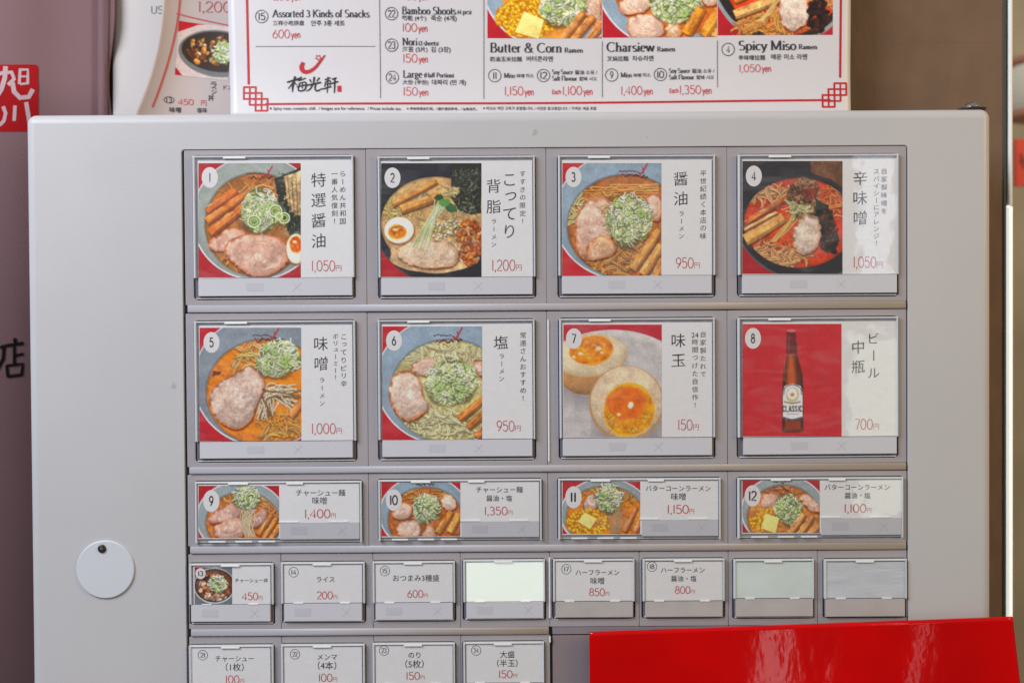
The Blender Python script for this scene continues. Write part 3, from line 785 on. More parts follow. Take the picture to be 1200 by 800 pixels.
def pic3():
    p = Pic(116, 132, (196, 32, 46), 33)
    p.bowl(76, 62, 86, 76, BLUEB, 74, 74, 68, 60, (176, 108, 52))
    p.mask = p.keep
    for i in range(26): p.line([(30 + i * 3 + p.rng.normal() * 3, 44 - i * .6), (60 + p.rng.normal() * 18, 26 + p.rng.random() * 12), (112, 24 + p.rng.random() * 18)], 1.6, (226, 150, 74) if i % 2 else (240, 180, 106), .3)
    p.noodles(20, 58, 10, 16, 26, (236, 206, 140), w=2); p.noodles(66, 108, 36, 20, 90, (222, 156, 84), w=1.8)
    p.pork([(22, 46), (40, 40), (60, 42), (62, 66), (58, 90), (44, 108), (28, 116), (16, 100), (14, 74)], (220, 170, 154), (196, 128, 96), fat=14)
    p.pork([(26, 96), (44, 84), (64, 92), (62, 106), (44, 112), (30, 114)], (226, 160, 110), (206, 120, 70))
    p.pork([(92, 40), (117, 32), (117, 70), (100, 66)], (224, 170, 152))
    p.noodles(52, 56, 8, 18, 14, (240, 190, 116), w=1.5, L=9)
    p.negi(78, 66, 26, 30, 110, 6, .45, 90)
    p.menma(82, 124, 114, 78, 10, (222, 156, 84)); p.menma(94, 130, 116, 96, 10, (226, 162, 92)); p.menma(108, 134, 118, 112, 10, (220, 150, 80))
    p.logo(66, 2, 1.1)
    return p
def pic4():
    p = Pic(117, 132, (170, 30, 40), 44)
    p.poly([(60, -4), (120, -4), (120, 50), (80, 20)], (96, 62, 42), wob=0, tex=.2)
    p.bowl(76, 44, 92, 96, (50, 48, 52), 66, 72, 64, 52, (206, 66, 18), (96, 94, 96))
    p.mask = None; p.poly([(78, -4), (120, -4), (120, 34), (104, 22), (80, 14)], (112, 74, 48), wob=0, tex=.3)
    p.noodles(36, 36, 26, 12, 44, (246, 180, 128), w=1.5); p.noodles(38, 108, 34, 14, 80, (246, 176, 120), w=1.8); p.noodles(108, 40, 12, 22, 36, (240, 130, 70), w=1.7)
    p.ell(60, 80, 40, 20, (210, 80, 30), tex=.5, al=.7)
    p.menma(4, 72, 52, 42, 6, (206, 110, 48)); p.menma(4, 92, 48, 66, 14, (220, 160, 92)); p.menma(2, 80, 40, 60, 4, (240, 200, 130))
    for i in range(16): p.line([(36 + p.rng.normal() * 2, 94), (54, 76 + p.rng.normal() * 3), (66 + p.rng.normal() * 4, 56)], 1.5, (230, 186, 110), .2)
    p.ell(72, 44, 20, 24, (128, 96, 62), wob=.1, tex=.8); p.noodles(64, 54, 12, 10, 30, (214, 204, 150), w=1.3, L=10)
    p.chunks(74, 36, 17, 14, 150, [(150, 96, 66), (112, 66, 46), (176, 124, 92), (84, 46, 34)], 1.5); p.chunks(78, 38, 9, 6, 40, [(160, 60, 30), (120, 44, 30)], 1.1); p.noodles(72, 26, 15, 5, 20, (190, 140, 104), w=.9, L=7)
    p.poly([(86, 46), (100, 52), (112, 88), (108, 108), (94, 100), (84, 66)], (44, 42, 36), tex=.7, wob=2.4)
    p.chunks(98, 80, 10, 26, 60, [(46, 40, 38), (70, 56, 44), (96, 50, 34)], 2.0)
    p.pork([(62, 72), (76, 60), (90, 66), (92, 90), (84, 106), (66, 110), (56, 96)], (220, 206, 200), (190, 160, 140), fat=8)
    p.drops(60, 100, 50, 20, 40, (255, 170, 120), .7)
    return p
def pic5():
    p = Pic(119, 133, (188, 32, 46), 55)
    p.bowl(76, 62, 84, 78, (140, 148, 158), 78, 76, 70, 62, (232, 134, 20))
    p.noodles(64, 36, 30, 16, 34, (246, 186, 110), w=1.7, L=20); p.noodles(96, 116, 22, 14, 50, (246, 170, 80), w=1.7)
    p.chunks(20, 54, 5, 3, 6, [(120, 50, 20)], 2)
    for i in range(46): p.line([(66 + p.rng.random() * 20, 100 + p.rng.random() * 8), (80 + p.rng.normal() * 8, 76 + p.rng.normal() * 6), (112 + p.rng.normal() * 6, 66 + p.rng.random() * 30)], 1.7, (224, 208, 182) if i % 3 else (150, 108, 66), .3)
    p.pork([(8, 78), (26, 60), (48, 48), (62, 42), (76, 58), (76, 72), (66, 90), (62, 108), (48, 120), (32, 118), (16, 104)], (196, 166, 160), (190, 126, 96), fat=20)
    p.negi(92, 36, 26, 22, 90, 9, .45, 60)
    p.menma(106, 104, 122, 84, 9, (206, 130, 64))
    p.logo(62, 2, 1.0)
    return p
def pic6():
    p = Pic(117, 133, (190, 34, 48), 66)
    p.bowl(76, 64, 84, 76, BLUEB, 78, 76, 68, 60, (204, 190, 130))
    p.noodles(74, 34, 36, 14, 60, (234, 220, 168), w=1.7, L=20, dark=.3); p.noodles(64, 114, 44, 16, 110, (236, 222, 166), w=1.8, dark=.35)
    p.noodles(104, 50, 12, 18, 26, (232, 216, 160), dark=.3)
    p.pork([(30, 46), (42, 38), (60, 38), (72, 48), (66, 60), (44, 58)], (222, 180, 170), (206, 150, 120))
    p.pork([(10, 62), (20, 50), (36, 50), (46, 66), (48, 84), (56, 94), (44, 108), (26, 112), (12, 98), (6, 78)], (226, 198, 190), (208, 130, 86), fat=16)
    p.pork([(104, 40), (118, 36), (118, 60), (110, 56)], (222, 180, 170))
    p.negi(80, 66, 30, 26, 120, 12, .4, 80)
    p.menma(90, 108, 120, 84, 9, (204, 124, 52)); p.menma(100, 118, 120, 100, 9, (206, 126, 56)); p.menma(110, 130, 120, 120, 10, (200, 122, 60))
    p.logo(60, 3, 1.1)
    return p
def pic7():
    p = Pic(116, 132, (190, 46, 62), 77)
    p.ell(58, 98, 110, 92, (212, 206, 204), soft=.8, tex=.06); p.ell(60, 104, 104, 90, (196, 190, 190), soft=6, tex=.05)
    p.ell(34, 66, 44, 30, (130, 120, 122), soft=16, al=.5); p.ell(80, 118, 46, 30, (130, 120, 120), soft=16, al=.5)
    p.ell(26, 56, 32, 26, (196, 146, 96), soft=1, tex=.12, shade=.25)
    p.ell(32, 36, 44, 25, (206, 176, 134), rot=-6, soft=.8)
    p.ell(32, 35, 42.5, 23.5, (228, 208, 176), rot=-6, tex=.08, shade=.08)
    p.ell(33, 30, 27, 17, (240, 170, 60), rot=-6, wob=.06); p.ell(33, 30, 25, 15.5, (226, 130, 22), rot=-6, wob=.08, tex=.4)
    p.drops(33, 30, 20, 11, 30, (252, 190, 90), 1.8)
    for (x, y, r) in ((41, 28, 3.4), (20, 34, 2.6), (12, 38, 2.2), (45, 33, 1.8)): p.ell(x, y, r, r * .8, (252, 226, 200), soft=1.4, al=.85)
    p.ell(74, 92, 44, 44, (188, 146, 104), rot=20, soft=1)
    p.ell(74, 90.5, 42, 42, (222, 198, 168), rot=20, soft=.8, tex=.12, shade=.1)
    p.ell(77, 100, 30.5, 32, (246, 182, 60), rot=10, wob=.04); p.ell(77, 100, 28.5, 30, (236, 150, 16), rot=10, wob=.05, tex=.35)
    p.ell(74, 92, 22, 20, (226, 112, 24), wob=.1, tex=.2, soft=4)
    for i in range(34):
        a = p.rng.random() * 3.3 - .1; r = .72 + .2 * p.rng.random(); q = 28 * r
        x, y = 77 + q * math.cos(a), 100 + q * math.sin(a)
        p.line([(x, y), (x + p.rng.normal() * 2, y + p.rng.normal() * 2), (x + p.rng.normal() * 4, y + p.rng.normal() * 4)], 1.2, (255, 216, 90) if i % 2 else (230, 160, 10), .2, al=.8)
    p.ell(79, 94, 3.2, 4, (255, 240, 214), rot=20, soft=1.4); p.ell(65, 105, 2.4, 2, (252, 214, 150), soft=1.4); p.ell(60, 82, 10, 3, (240, 150, 80), rot=-30, soft=3, al=.6)
    return p
def pic8():
    p = Pic(116, 131, (196, 44, 54), 88)
    p.poly([(51, 20), (63, 20), (64, 36), (70, 58), (71, 78), (71, 124), (66, 126), (49, 126), (46, 124), (46, 78), (47, 58), (52, 36)], (98, 42, 22), wob=0, soft=.7)
    p.poly([(54, 34), (59, 34), (62, 60), (62, 72), (52, 72), (52, 56)], (206, 98, 36), wob=0, soft=5, al=.9)
    p.line([(49, 60), (48.5, 120)], 1.4, (70, 26, 16), 0, al=.8); p.line([(68.5, 60), (69, 120)], 1.8, (64, 24, 16), 0, al=.8)
    p.poly([(50, 112), (67, 112), (68, 123), (49, 123)], (170, 74, 30), wob=0, soft=4, al=.7); p.poly([(51.5, 8), (62, 8), (62.8, 35), (51.2, 35)], (112, 34, 34), wob=0, soft=.6); p.line([(54.5, 12), (54, 34)], 1.2, (196, 92, 84), 0, al=.7)
    p.ell(57, 8, 5.3, 1.8, (206, 120, 110)); p.line([(51.4, 14), (62.6, 14)], .7, (110, 30, 30), 0)
    p.line([(51.2, 35.5), (62.8, 35.5)], .8, (196, 120, 90), 0, al=.7)
    p.poly([(47, 80), (49, 72), (58, 69.5), (68, 72), (70, 80), (70, 108), (58, 112), (47, 108)], (222, 222, 224), wob=0)
    p.line([(48, 82), (50, 74), (58, 71), (67, 74), (69, 82)], .8, (70, 74, 100), 0, edge=0)
    p.ell(58, 82, 7.6, 8.6, (198, 184, 130), al=.8); p.ell(58, 81, 5.6, 6.4, (236, 236, 232)); 
    st = []
    for i in range(10):
        r = 3.8 if i % 2 == 0 else 1.6; a = math.pi * i / 5 - math.pi / 2; st.append((58 + r * math.cos(a), 82 + r * math.sin(a)))
    p.poly(st, (200, 140, 40), wob=0, soft=.5)
    p.line([(49, 90.5), (58, 92), (67, 90.5)], 1.6, (150, 130, 90), 0, edge=0)
    # the band of capitals across the label
    LT = {'C': [[(3, 1), (1, 0), (0, 2), (0, 4), (1, 6), (3, 5)]], 'L': [[(0, 0), (0, 6), (3, 6)]], 'A': [[(0, 6), (1.5, 0), (3, 6)], [(.6, 4), (2.4, 4)]],
          'S': [[(3, 1), (1.5, 0), (0, 1.5), (3, 4.5), (1.5, 6), (0, 5)]], 'I': [[(1, 0), (1, 6)]]}
    x = 47.2
    for ch in 'CLASSIC':
        for s_ in LT[ch]:
            for a, b in zip(s_[:-1], s_[1:]): p.line([(x + a[0] * .85, 95 + a[1] * 1.1), (x + b[0] * .85, 95 + b[1] * 1.1)], .9, (40, 36, 40), 0, edge=0, soft=.4)
        x += 2.2 if ch == 'I' else 3.5
    p.line([(51, 104.5), (65, 104.5)], .6, (150, 150, 160), 0); p.line([(48, 108.5), (58, 111), (69, 108.5)], 1.8, (90, 96, 130), 0, edge=0)
    p.line([(51, 76), (51, 112)], 2.0, (255, 255, 255), 0, al=.25, soft=2); p.line([(49.5, 42), (48.3, 66)], .8, (240, 180, 150), 0, al=.5)
    return p
def pic9(w=95, h=62):
    p = Pic(w, h, RED, 99)
    p.bowl(50, 38, 53, 44, GREYB, 52, 44, 43, 36, (206, 120, 44))
    p.noodles(56, 18, 34, 8, 26, (240, 170, 100)); p.noodles(84, 30, 8, 14, 14, (240, 160, 90))
    p.pork([(10, 38), (22, 30), (36, 20), (50, 18), (52, 30), (40, 42), (26, 44), (14, 46)], (196, 132, 124), (150, 82, 66), 8, 1.2)
    p.pork([(16, 50), (30, 44), (46, 34), (54, 44), (54, 62), (20, 64)], (206, 142, 130), (186, 110, 84), 10, 1.2)
    p.pork([(64, 36), (78, 24), (84, 34), (72, 48), (62, 50)], (180, 118, 112), (150, 80, 66), 4, 1)
    for i in range(24): p.line([(54 + p.rng.random() * 14, 60), (56 + p.rng.normal() * 5, 44), (62 + p.rng.normal() * 6, 28)], 1.1, (226, 206, 170), .2)
    p.negi(56, 14, 15, 14, 60, 3, .6, 50)
    p.menma(70, 58, 86, 34, 6, (206, 128, 52)); p.menma(76, 62, 92, 38, 6, (212, 134, 56)); p.menma(84, 64, 96, 46, 6, (206, 126, 54))
    return p
def pic10(w=93, h=63):
    p = Pic(w, h, (184, 36, 48), 110)
    p.bowl(50, 36, 53, 44, BLUEB, 52, 44, 44, 38, (190, 108, 46))
    p.noodles(50, 14, 26, 5, 26, (226, 150, 76))
    p.pork([(12, 34), (24, 24), (36, 26), (36, 38), (24, 42), (14, 42)], (230, 186, 168), (210, 136, 104), 5, 1.2)
    p.pork([(68, 24), (72, 12), (86, 18), (90, 30), (76, 34)], (232, 190, 172), (214, 140, 106), 5, 1.2)
    p.pork([(18, 50), (28, 42), (44, 44), (48, 56), (42, 64), (18, 64)], (230, 190, 174), (206, 136, 106), 8, 1.2)
    p.pork([(48, 54), (60, 48), (66, 62), (46, 64)], (234, 176, 140), (210, 126, 80), 3, 1.2)
    p.negi(52, 30, 16, 17, 60, 3, .45, 50)
    p.menma(66, 58, 82, 34, 8, (222, 144, 52)); p.menma(80, 58, 92, 36, 8, (226, 148, 56))
    p.logo(38, -8, .8, (30, 24, 24))
    return p
def pic11(w=91, h=62):
    p = Pic(w, h, (184, 36, 48), 121)
    p.bowl(50, 38, 53, 42, GREYB, 50, 42, 45, 36, (226, 134, 30))
    p.noodles(60, 14, 32, 9, 40, (246, 176, 90))
    p.pork([(22, 26), (30, 14), (44, 16), (44, 32), (26, 34)], (214, 168, 170), (196, 130, 120), 5, 1)
    for i in range(26): p.line([(54 + p.rng.random() * 14, 60), (60 + p.rng.normal() * 6, 46), (60 + p.rng.normal() * 8, 34)], 1.2, (200, 160, 120), .2)
    p.corn(30, 48, 25, 16, 130, 2.0)
    p.negi(54, 20, 15, 17, 60, 3, .7, 60)
    p.menma(72, 58, 86, 30, 6, (222, 138, 74)); p.menma(82, 62, 96, 38, 6, (214, 128, 66))
    butter(p, [(18, 47), (26, 36), (40, 44), (32, 56)])
    return p
def butter(p, q):
    p.poly([(a + .6, b + 2) for a, b in q], (176, 110, 10), soft=1.4, al=.7, wob=.1)
    p.poly(q, (250, 230, 140), tex=.08, shade=.06, wob=.1, edge=((236, 206, 100), .8))
def pic12(w=91, h=62):
    p = Pic(w, h, (170, 44, 54), 132)
    p.bowl(48, 36, 50, 42, GREYB, 48, 44, 42, 38, (204, 130, 60))
    p.noodles(46, 10, 24, 6, 24, (206, 130, 80))
    p.pork([(20, 24), (30, 14), (44, 16), (42, 34), (24, 36)], (210, 150, 136), (190, 110, 90), 5, 1)
    p.pork([(64, 18), (76, 14), (88, 26), (92, 40), (76, 34)], (222, 160, 136), (200, 124, 90), 5, 1)
    p.corn(26, 46, 18, 14, 80, 2.0)
    p.negi(54, 34, 16, 18, 70, 3, .4, 60)
    p.menma(56, 62, 72, 40, 7, (222, 154, 92)); p.menma(66, 64, 82, 42, 7, (226, 160, 98)); p.menma(78, 64, 92, 50, 7, (220, 150, 90))
    butter(p, [(22, 56), (27, 39), (43, 44), (39, 62)])
    p.logo(34, -8, .8, (40, 26, 24))
    return p
def pic13(w=44, h=44):
    p = Pic(w, h, (160, 40, 54), 143)
    p.poly([(18, -4), (60, -4), (60, 60), (-5, 60), (-5, 16)], (112, 120, 126), wob=0)
    p.bowl(23, 22, 24, 21, (52, 46, 46), 23, 22, 21.5, 18, (120, 66, 40), (214, 216, 216))
    p.chunks(23, 24, 18, 13, 46, [(196, 120, 78), (150, 84, 50), (226, 190, 160), (90, 50, 34)], 3)
    p.chunks(24, 36, 14, 4, 14, [(232, 206, 184), (206, 160, 130)], 3)
    p.negi(27, 20, 11, 10, 50, 2, .6, 40)
    return p
def flyer_bowl():
    p = Pic(60, 62, RED, 155)
    p.poly([(-2, 14), (20, 2), (40, -2), (64, -2), (64, 64), (10, 64), (-2, 50)], (205, 185, 180), wob=0, soft=.3)
    p.ell(46, 32, 44, 27, (116, 118, 116), soft=.8); p.ell(46, 30, 41, 23, (60, 48, 40), soft=.8)
    p.chunks(38, 30, 28, 17, 70, [(150, 90, 50), (190, 130, 60), (110, 66, 40), (206, 170, 130)], 3)
    p.negi(52, 30, 13, 12, 40, 2, .5, 30)
    return p
def menu_a():
    """corn, butter, leek, bamboo (lower half of the print)"""
    p = Pic(134, 62, RED, 166)
    p.ell(80, -8, 88, 84, (206, 216, 222), soft=.5); p.ell(80, -8, 86, 82, BLUEB, tex=.06); p.ell(82, -10, 70, 72, (226, 150, 60), tex=.3)
    p.pork([(22, 6), (46, 6), (46, 22), (30, 22)], (222, 160, 136)); p.pork([(104, 0), (134, 0), (134, 50), (116, 40)], (224, 176, 150))
    p.corn(46, 38, 36, 23, 260, 2.3)
    p.negi(88, 20, 28, 26, 110, 5, .5, 80)
    p.menma(86, 64, 112, 32, 9, (222, 148, 84)); p.menma(100, 64, 124, 36, 9, (218, 142, 76)); p.menma(116, 66, 136, 42, 10, (216, 140, 78))
    butter(p, [(32, 54), (43, 30), (66, 40), (60, 62)])
    return p
def menu_b():
    p = Pic(134, 62, RED, 177)
    p.ell(84, -8, 92, 84, (206, 216, 222), soft=.5); p.ell(84, -8, 90, 82, BLUEB, tex=.06); p.ell(84, -10, 74, 72, (206, 110, 40), tex=.3)
    p.pork([(16, 20), (28, 8), (52, 8), (60, 22), (46, 34), (24, 36)], (232, 184, 162), (216, 130, 90), 10, 1.6)
    p.pork([(26, 46), (38, 34), (62, 34), (74, 46), (70, 62), (34, 64)], (230, 186, 168), (212, 140, 104), 12, 1.8)
    p.pork([(72, 50), (86, 42), (96, 60), (74, 64)], (234, 170, 120), (216, 120, 60), 4, 1.4); p.pork([(112, 8), (136, 4), (136, 26), (116, 24)], (236, 200, 180))
    p.negi(84, 20, 30, 24, 110, 5, .4, 80)
    p.menma(98, 58, 116, 28, 13, (222, 140, 40)); p.menma(118, 60, 136, 30, 13, (226, 146, 50)); p.menma(132, 62, 142, 44, 11, (220, 150, 70))
    return p
def menu_c():
    p = Pic(134, 58, (176, 28, 44), 188)
    p.ell(76, -26, 88, 96, (150, 156, 160), soft=.5); p.ell(76, -28, 84, 94, (48, 42, 42)); p.ell(78, -30, 76, 88, (222, 76, 20), tex=.3)
    p.noodles(60, 44, 44, 12, 90, (246, 160, 80), w=1.8); p.noodles(124, 12, 10, 14, 24, (240, 150, 90))
    p.menma(20, 18, 60, 0, 7, (222, 132, 50)); p.menma(20, 34, 68, 16, 11, (230, 176, 108))
    for i in range(16): p.line([(50 + p.rng.normal() * 2, 42), (64, 26 + p.rng.normal() * 3), (74 + p.rng.normal() * 4, 6)], 1.6, (236, 196, 130), .2)
    p.pork([(68, 18), (84, 10), (104, 14), (106, 44), (88, 54), (74, 48)], (222, 206, 200), (206, 160, 140), 10, 1.2)
    p.chunks(116, 34, 12, 20, 110, [(46, 30, 30), (70, 40, 36), (30, 22, 26)], 2.6)
    return p
# ------------------------------------------------------------------ setting behind the machine
YW = 0.075
wall = empty('wall', P(1080, 60, YW + .004)); tag(wall, kind='structure')
def local_box(name, x0, y0, x1, y1, ya, yb, m, parent, c=.0004):
    r = rect(x0, y0, x1, y1, ya)
    mb = MB(); mb.cbox(r[0], ya, r[1], r[2], yb, r[3], c)
    o = mb.build(name, m); 
    if parent is not None:
        o.parent = parent; o.matrix_parent_inverse = Matrix.Translation(-Vector(parent.location))
    return o
M_BOARD = mat('brown_fibreboard', (116, 92, 74), .75, noise=(55, .10, (1.4, 1.4, 1)), bump=(260, .3, (1, 1, .3)))
local_box('board', 940, -220, 1176, 50, YW, YW + .01, M_BOARD, wall, .0002)
local_box('board', 940, 50.1, 1176, 1300, YW + .00005, YW + .01, M_BOARD, wall, .0002)
local_box('board', 131.5, -220, 938.8, 1300, YW + .0012, YW + .01, M_BOARD, wall, .0002)
local_box('dark_back_board', -400, -300, 140, 1400, .36, .37, mat('dark_maroon_board', (86, 52, 50), .7), wall)

trim = empty('white_edge_strip', P(1183.7, 400, YW)); tag(trim, 'narrow white vertical edge right of the brown board, its glare given by a glow', 'edge strip')
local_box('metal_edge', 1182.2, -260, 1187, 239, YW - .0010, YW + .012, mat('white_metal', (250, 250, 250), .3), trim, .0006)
local_box('glare_edge', 1179.8, 240, 1187.6, 1350, YW - .0014, YW + .012, mat('glare_edge_glow', (250, 250, 248), .3, emit=((246, 255, 250), .55)), trim, .0012)  # no lamp: emission stands in for glare on the white edge
seal_o = local_box('rubber_seal', 1175.5, -260, 1179.6, 1350, YW - .0006, YW + .0112, mat('dark_rubber', (62, 66, 58), .6), None)
tag(seal_o, 'thin dark green-grey rubber line between brown board and white strip', 'seal')
YF = 0.55
M_PLASTER = mat('beige_plaster', (170, 158, 132), .8, noise=(9, .16), bump=(40, .4))
far = local_box('far_wall', 1100, -700, 1750, 1700, YF, YF + .05, M_PLASTER, None)
tag(far, kind='structure')
lan = empty('paper_lantern', P(1234, 104, .45)); tag(lan, 'cream ribbed paper lantern at the right picture edge, cut by the frame', 'lantern')
def lathe(name, prof, m, parent, n=40):
    v = []; f = []
    for r, z in prof:
        for i in range(n): a = 2 * math.pi * i / n; v.append((r * math.cos(a), r * math.sin(a), z))
    for k in range(len(prof) - 1):
        for i in range(n):
            j = (i + 1) % n; f.append((k * n + i, k * n + j, (k + 1) * n + j, (k + 1) * n + i))
    f.append(tuple(range(n))[::-1]); f.append(tuple((len(prof) - 1) * n + i for i in range(n)))
    return obj_from(name, v, f, m, parent, True)
kk = K(.45)
prof = []
for i in range(37):
    t = i / 36; z = (t - .5) * 58 * kk; r = (36 + 18 * math.sin(math.pi * t) ** .35 + .8 * math.cos(t * 12 * 2 * math.pi)) * kk
    prof.append((r, z))
lathe('shade', prof, mat('cream_paper', (238, 226, 200), .7), lan)
for zz in (-31.5, 31.5):
    lathe('lantern_rim', [(50 * kk, (zz - 3.5) * kk), (51 * kk, zz * kk), (50 * kk, (zz + 3.5) * kk)], mat('terracotta_lacquer', (196, 130, 100), .5), lan)
# red hanging sign with a dark brush mark
YR = .40
rs = empty('red_sign', P(1205, 190, YR)); tag(rs, 'small red hanging sign at the right picture edge under the lantern', 'sign')
o = local_box('sign_board', 1190, 163, 1236, 218, YR, YR + .004, mat('red_lacquer', (226, 40, 44), .35), rs)
ink = Ink(YR - .0004, plane_frame(YR - .0004)); ink.line([(1196, 180), (1200, 198)], 2.5); ink.line([(1194, 190), (1206, 186)], 2.2)
o = ink.build('lettering', mat('dark_red_ink', (120, 14, 20), .5)); o.parent = rs; o.matrix_parent_inverse = Matrix.Translation(-rs.location)

# ------------------------------------------------------------------ cloth banner on the left
YB = 0.062
M_CLOTH = mat('mauve_cloth', (126, 98, 101), .85, noise=(7, .06), bump=(1500, .25), spec=.2)
def banner_pt(px, py):
    t = (py - 100) / 700.0
    back = .17 * max(0, t) ** 1.4
    fold = .0016 * math.sin(px * .055 + .7) * (1 if px < 110 else .6) + (.0022 * math.sin((px - 118) * .5) if px > 112 else 0)
    y = YB + back - fold
    return P(px, py, y)
xs = np.linspace(-260, 131, 90); ys = np.linspace(-220, 1250, 90)
v = []; f = []
for y in ys:
    for x in xs:
        e = 0 if x < 125 else 3.0 * math.sin(y * .035 + 1.3) * (x - 125) / 6
        v.append(banner_pt(x + e, y))
n = len(xs)
for j in range(len(ys) - 1):
    for i in range(n - 1):
        a = j * n + i; f.append((a, a + n, a + n + 1, a + 1))
ban = obj_from('cloth_banner', v, f, M_CLOTH, None, True)
md = ban.modifiers.new('thick', 'SOLIDIFY'); md.thickness = .0006; md.offset = 1 if False else -1
tag(ban, 'mauve cloth banner with red seal and black character, hanging left of the machine', 'banner')
fr = lambda off: (lambda px, py: banner_pt(px, py) + Vector((0, -off, 0)))
def dense(mb_ink_quad, x0, y0, x1, y1, frame, r=4):
    pass
# red seal (rounded square) following the cloth
pts = rloop(-22, -154, 45, -76, 4, 5)
m_ = MB(); gx = 30; gy = 34
vv = []; ff = []
for j in range(gy + 1):
    for i in range(gx + 1):
        x = -22 + 67 * i / gx; y = 76 + 78 * j / gy
        cx_ = min(max(x, -18), 41); cy_ = min(max(y, 80), 150)
        d = math.hypot(x - cx_, y - cy_)
        if d > 4: x = cx_ + (x - cx_) * 4 / d; y = cy_ + (y - cy_) * 4 / d
        vv.append(fr(.0003)(x, y))
for j in range(gy):
    for i in range(gx):
        a = j * (gx + 1) + i; ff.append((a, a + gx + 1, a + gx + 2, a + 1))
o = obj_from('red_seal', vv, ff, mat('seal_red', (158, 10, 16), .8, noise=(60, .08), spec=.2), ban, True)
ink = Ink(0, fr(.0005))
W8 = 5.2
# the two white brush characters on the seal
ink.line([(-20, 89), (-4, 87), (14, 85), (17, 93), (10, 100)], 4.6)
ink.line([(7, 78), (6, 92), (2, 105), (-5, 116), (-14, 122)], 5.6)
ink.line([(15, 97), (17, 108), (24, 115), (34, 114), (39, 105)], 5.6)
ink.line([(24, 81), (23, 99)], 3.4); ink.line([(24, 82), (33, 82), (33, 99)], 3.2); ink.line([(25, 90), (32, 90)], 2.2); ink.line([(24, 99), (33, 98)], 2.6)
ink.line([(-12, 124), (-10, 138), (-16, 148)], 4.4); ink.line([(4, 125), (7, 133), (5, 142), (0, 147)], 4.4)
ink.line([(18, 124), (17, 142)], 4.2); ink.line([(31, 120), (33, 132), (36, 150)], 5)
ink.build('lettering', mat('pale_cloth_ink', (186, 160, 166), .8, spec=.2), ban)
ink = Ink(0, fr(.0004))
W3 = 4.2
ink.line([(17.5, 396), (18.5, 403)], 4.2); ink.line([(0, 407), (10, 404.5), (28, 402)], 3.8); ink.line([(5, 407), (4, 420), (-3, 433), (-8, 438)], 4)
ink.line([(17, 406), (17, 427)], 3.6); ink.line([(17, 417), (28, 414.5)], 3.4)
ink.line([(8, 428), (9.5, 442)], 3.6); ink.line([(8, 428.5), (27, 426), (25.5, 440)], 3.4); ink.line([(9.5, 441), (25.5, 439)], 3.6)
ink.build('black_character', mat('black_dye', (16, 8, 12), .8, spec=.2), ban)

# ------------------------------------------------------------------ white sheet and curled flyer behind the menu
YP = 0.058
M_PAPER = mat('white_paper', (196, 189, 186), .6, noise=(14, .02), bump=(300, .08))
def sheet(name, x0, y0, x1, y1, Y, m, dy=None, nx=30, ny=24, thick=.0003, dx=None):
    v = []; f = []
    for j in range(ny + 1):
        for i in range(nx + 1):
            x = x0 + (x1 - x0) * i / nx; y = y0 + (y1 - y0) * j / ny
            q = P(x + (dx(x, y) if dx else 0), y, Y)
            if dy: q = q + Vector((0, dy(x, y), 0))
            v.append(q)
    for j in range(ny):
        for i in range(nx):
            a = j * (nx + 1) + i; f.append((a, a + nx + 1, a + nx + 2, a + 1))
    o = obj_from(name, v, f, m, None, True)
    md = o.modifiers.new('thick', 'SOLIDIFY'); md.thickness = thick; md.offset = -1
    return o
us = sheet('paper_notice', 133.5, -220, 300, 150, .066, M_PAPER, lambda x, y: -.002 * math.sin((x - 133) / 40) - .0015)
tag(us, 'plain off-white paper notice behind the curled flyer, letters US visible', 'paper')
us_f = lambda px, py: P(px, py, .066) + Vector((0, -.002 * math.sin((px - 133) / 40) - .0015 - .0001, 0))
ink = Ink(0, us_f); ink.num('US', 179, 194, 9.5, 18, .13); ink.build('lettering', M_INKS, us)
def fl_x(t): # left edge of the flyer at height py
    return 163 + 35 * (1 - max(0, min(1, (t + 20) / 160)) ** 2.2) + max(0, -t) * .18
def fl_pt(px, py, off=0):
    e = px - fl_x(py)
    lift = -.010 * math.exp(-max(e, 0) / 22)
    return P(px, py, .0625) + Vector((0, lift - off, 0))
v = []; f = []; nx, ny = 40, 40
for j in range(ny + 1):
    y = -200 + 350 * j / ny
    for i in range(nx + 1):
        x = fl_x(y) + (300 - fl_x(y)) * i / nx; v.append(fl_pt(x, y))
for j in range(ny):
    for i in range(nx):
        a = j * (nx + 1) + i; f.append((a, a + nx + 1, a + nx + 2, a + 1))
fly = obj_from('curled_flyer', v, f, mat('flyer_paper', (196, 180, 176), .5, noise=(20, .02)), None, True)
md = fly.modifiers.new('thick', 'SOLIDIFY'); md.thickness = .0003; md.offset = -1
tag(fly, 'curled menu flyer with red border line and rice bowl picture, left of main menu', 'flyer')
FF = lambda px, py: fl_pt(px, py, .0002)
def vline(x0, x1, y0, y1, n=14, bend=0):
    return [(x0 + (x1 - x0) * t + bend * math.sin(math.pi * t), y0 + (y1 - y0) * t) for t in [i / n for i in range(n + 1)]]
ink = Ink(0, FF)
ink.line([(214 - 34 * max(0, (y + 5) / 138) ** 1.7, y) for y in range(-40, 134, 6)], 2.0)
ink.line(vline(210, 272, 19, 31), 1.4)
ink.num('1,200', 233, 272, 3, 15, .09)
ink.num('450', 209.5, 228, 117, 123.4, .12); ink.fit('円', 236, 242, 121, 0)
o = ink.build('red_print', M_RED, fly)
ink = Ink(0, FF)
ink.ring(200, 118.4, 5.4, 3.6, .6); ink.fit('13', 197, 203, 118.4, -.005)
ink.fit('丼', 244, 251, 115, .01); ink.fit('シ', 248, 254, 108, .01); ink.fit('ラ', 247, 254, 100, .01); ink.fit('ドン', 262, 272, 103, .01); ink.fit('ーュ', 247, 254, 104)
